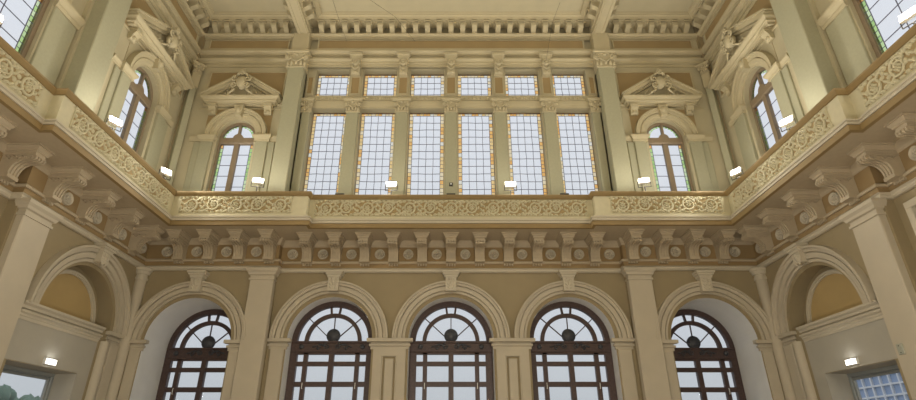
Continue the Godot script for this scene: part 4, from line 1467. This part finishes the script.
# ------------------------------------------------------------------ small things
func build_small_things():
	for k in 2:
		var w: Transform3D = [WL, WR][k]
		var e := 1.0 if k == 0 else -1.0
		var t := thing("emergency_light", "small glowing rectangular emergency light above the %s door" % ["tree-view", "office-view"][k], "emergency light", at(w, e * 13.0, 3.50, PL + 0.012), "emergency lights above the glazed doors")
		var st := mb()
		bevel_box(st, -0.19, 0.19, -0.075, 0.075, 0, 0.06, 0.015)
		put(t, "housing", done(st), M.lamp_case)
		st = mb()
		bevel_box(st, -0.175, 0.175, -0.06, 0.06, 0.06, 0.075, 0.01)
		put(t, "lens", done(st), M.glow)
		var l := OmniLight3D.new()
		l.name = "emergency_glow"
		t.add_child(l)
		l.position = Vector3(0, 0, 0.10)
		l.light_energy = 0.12
		l.light_size = 0.06
		l.omni_range = 30.0
		l.omni_attenuation = 2.0
		l.shadow_enabled = true
		# corner strip
		t = thing("corner_pilaster", "slender engaged corner column below the gallery, nearer the %s door" % ["tree-view", "office-view"][k], "column", Transform3D(Basis.IDENTITY, Vector3(-e * 9.52, 0, -15.66)), "corner columns")
		st = mb(true)
		lathe_y(st, pr([0.17, 0, 0.17, 6.3, 0.16, 6.36]), Vector3.ZERO, 20)
		put(t, "shaft", done(st), M.arch_cream)
		st = mb(true)
		st.set_smooth_group(FLAT)
		lathe_y(st, pr([0.16, 6.3, 0.2, 6.3, 0.2, 6.37, 0.17, 6.38, 0.17, 6.46, 0.21, 6.47, 0.24, 6.55, 0.27, 6.58, 0.27, 6.66, 0, 6.66]), Vector3.ZERO, 16)
		put(t, "capital", done(st), M.cream)
		t = thing("corner_pilaster", "narrow stone strip in the upper hall corner, nearer the %s door" % ["tree-view", "office-view"][k], "pilaster", Transform3D(Basis(Vector3.UP, e * PI / 4), Vector3(-e * 9.47, 0, -15.68)), "upper corner strips")
		st = mb()
		bevel_box(st, -0.11, 0.11, 7.96, 13.6, -0.30, 0.10, 0.02)
		put(t, "shaft", done(st), M.stone)
		put(t, "capital", capital_mesh(0.26, 0.42, 0.1), M.top_cream, Vector3(0, 14.2, 0.10))
		st = mb()
		bevel_box(st, -0.15, 0.15, 13.6, 14.2, -0.30, 0.12, 0.02)
		put(t, "neck", done(st), M.top_cream)
	var t := thing("wall_plate", "small grey square cover plate on the broad pilaster beside a glazed door", "cover plate", at(WR, -11.31, 3.51, 0.42))
	var st := mb()
	bevel_box(st, -0.08, 0.08, -0.11, 0.11, 0, 0.03, 0.01)
	put(t, "cover", done(st), mat("plate_grey", rgb8(158, 160, 146), 0.6))
	st = mb()
	for y in [-0.07, 0.07]:
		lathe(st, pr([0.012, 0.03, 0.012, 0.036, 0, 0.036]), Vector3(0, y, 0), 8)
	put(t, "screw", done(st), M.dark_metal)
	t = thing("sensor_box", "small dark sensor box fixed low on the central stone pier", "sensor", at(WB, 0, 9.71, 0.11))
	st = mb()
	bevel_box(st, -0.06, 0.06, -0.06, 0.06, 0, 0.07, 0.015)
	put(t, "housing", done(st), M.dark_metal)
	st = mb(true)
	lathe(st, pr([0.03, 0.07, 0.025, 0.09, 0, 0.1]), Vector3.ZERO, 10)
	put(t, "eye", done(st), M.lamp_case)
	for x in [-3.53, 0.0, 3.6]:
		t = thing("fixture_box", "low dark unlit fixture lying on the parapet in front of the stone piers", "fixture", at(WB, x, 8.87, 0.92), "unlit fixtures on the parapet")
		st = mb()
		bevel_box(st, -0.14, 0.14, 0.0, 0.09, -0.09, 0.09, 0.015)
		put(t, "housing", done(st), M.dark_metal)
		st = mb()
		box(st, -0.11, 0.11, 0.09, 0.1, -0.06, 0.06)
		put(t, "cover", done(st), M.grey_metal)
	# thin suspension wires
	for q in WIRES:
		st = mb()
		tube(st, [q[0], q[0].lerp(q[1], 0.5), q[1], q[2]], 0.005, 0.005, 5)
		var o := put(self, numbered("suspension_wire"), done(st), M.dark_metal)
		note(o, ["thin dark suspension wire fixed to the frieze near a ceiling beam, tree-view side", "thin dark suspension wire slanting from the frieze above the leaded windows", "thin dark suspension wire running from the upper architrave, office-view side"][WIRES.find(q)], "wire", "suspension wires")

# ------------------------------------------------------------------ outside
func build_outside():
	var st := mb()
	box(st, -160, 160, -0.6, -0.3, -160, 60)
	var o := put(self, "ground", done(st), M.pavement)
	note(o, "grey paved ground outside the hall", "ground", "", "structure")
	var b := thing("office_building", "glass office block with white window grid across the street", "building", Transform3D(Basis.IDENTITY, Vector3(46, -0.3, -52)))
	st = mb()
	box(st, 0.1, 14, 0, 26, -22, 22)
	put(b, "core", done(st), M.blue_glass)
	st = mb()
	for i in 34:
		var z := -21.6 + i * 1.3
		box(st, -0.12, 0.12, 0, 26, z - 0.09, z + 0.09)
	put(b, "mullion", done(st), M.white_metal)
	st = mb()
	for i in 24:
		var y := 0.6 + i * 1.08
		box(st, -0.10, 0.10, y - 0.09, y + 0.09, -22, 22)
	put(b, "rail", done(st), M.white_metal)
	rng.seed = 21
	for i in 7:
		var h := rng.randf_range(5.8, 7.0)
		var t := thing("street_tree", "round leafy tree growing across the street beyond the glazed door", "tree", Transform3D(Basis.IDENTITY, Vector3(-40 + rng.randf_range(-2, 2), -0.3, -36 - i * 6.0)), "street trees")
		st = mb(true)
		for k in 34:
			var a := rng.randf() * TAU
			var rr := rng.randf_range(0.3, 2.3)
			var c := Vector3(cos(a) * rr, h - 1.2 + rng.randf_range(-1.6, 1.3) * (1.0 - rr / 4.0), sin(a) * rr)
			leaf_clump(st, c, rng.randf_range(0.5, 0.9))
		put(t, "crown", done(st), M.leaf)
		st = mb()
		lathe_y(st, pr([0.22, 0, 0.16, 1.5, 0.12, h - 1.5]), Vector3.ZERO, 8)
		put(t, "trunk", done(st), M.bark)

func leaf_clump(st: SurfaceTool, c: Vector3, r: float):
	var rows := 5
	var n := 8
	var jit := []
	for j in rows + 1:
		var row := []
		for i in n:
			row.append(rng.randf_range(0.75, 1.15))
		jit.append(row)
	var f := func(i, j):
		var a: float = TAU * (i % n) / n
		var b: float = -PI / 2 + PI * j / rows
		return c + Vector3(cos(b) * cos(a), sin(b), cos(b) * sin(a)) * r * jit[j][i % n]
	for j in rows:
		for i in n:
			quad(st, f.call(i, j), f.call(i + 1, j), f.call(i + 1, j + 1), f.call(i, j + 1))
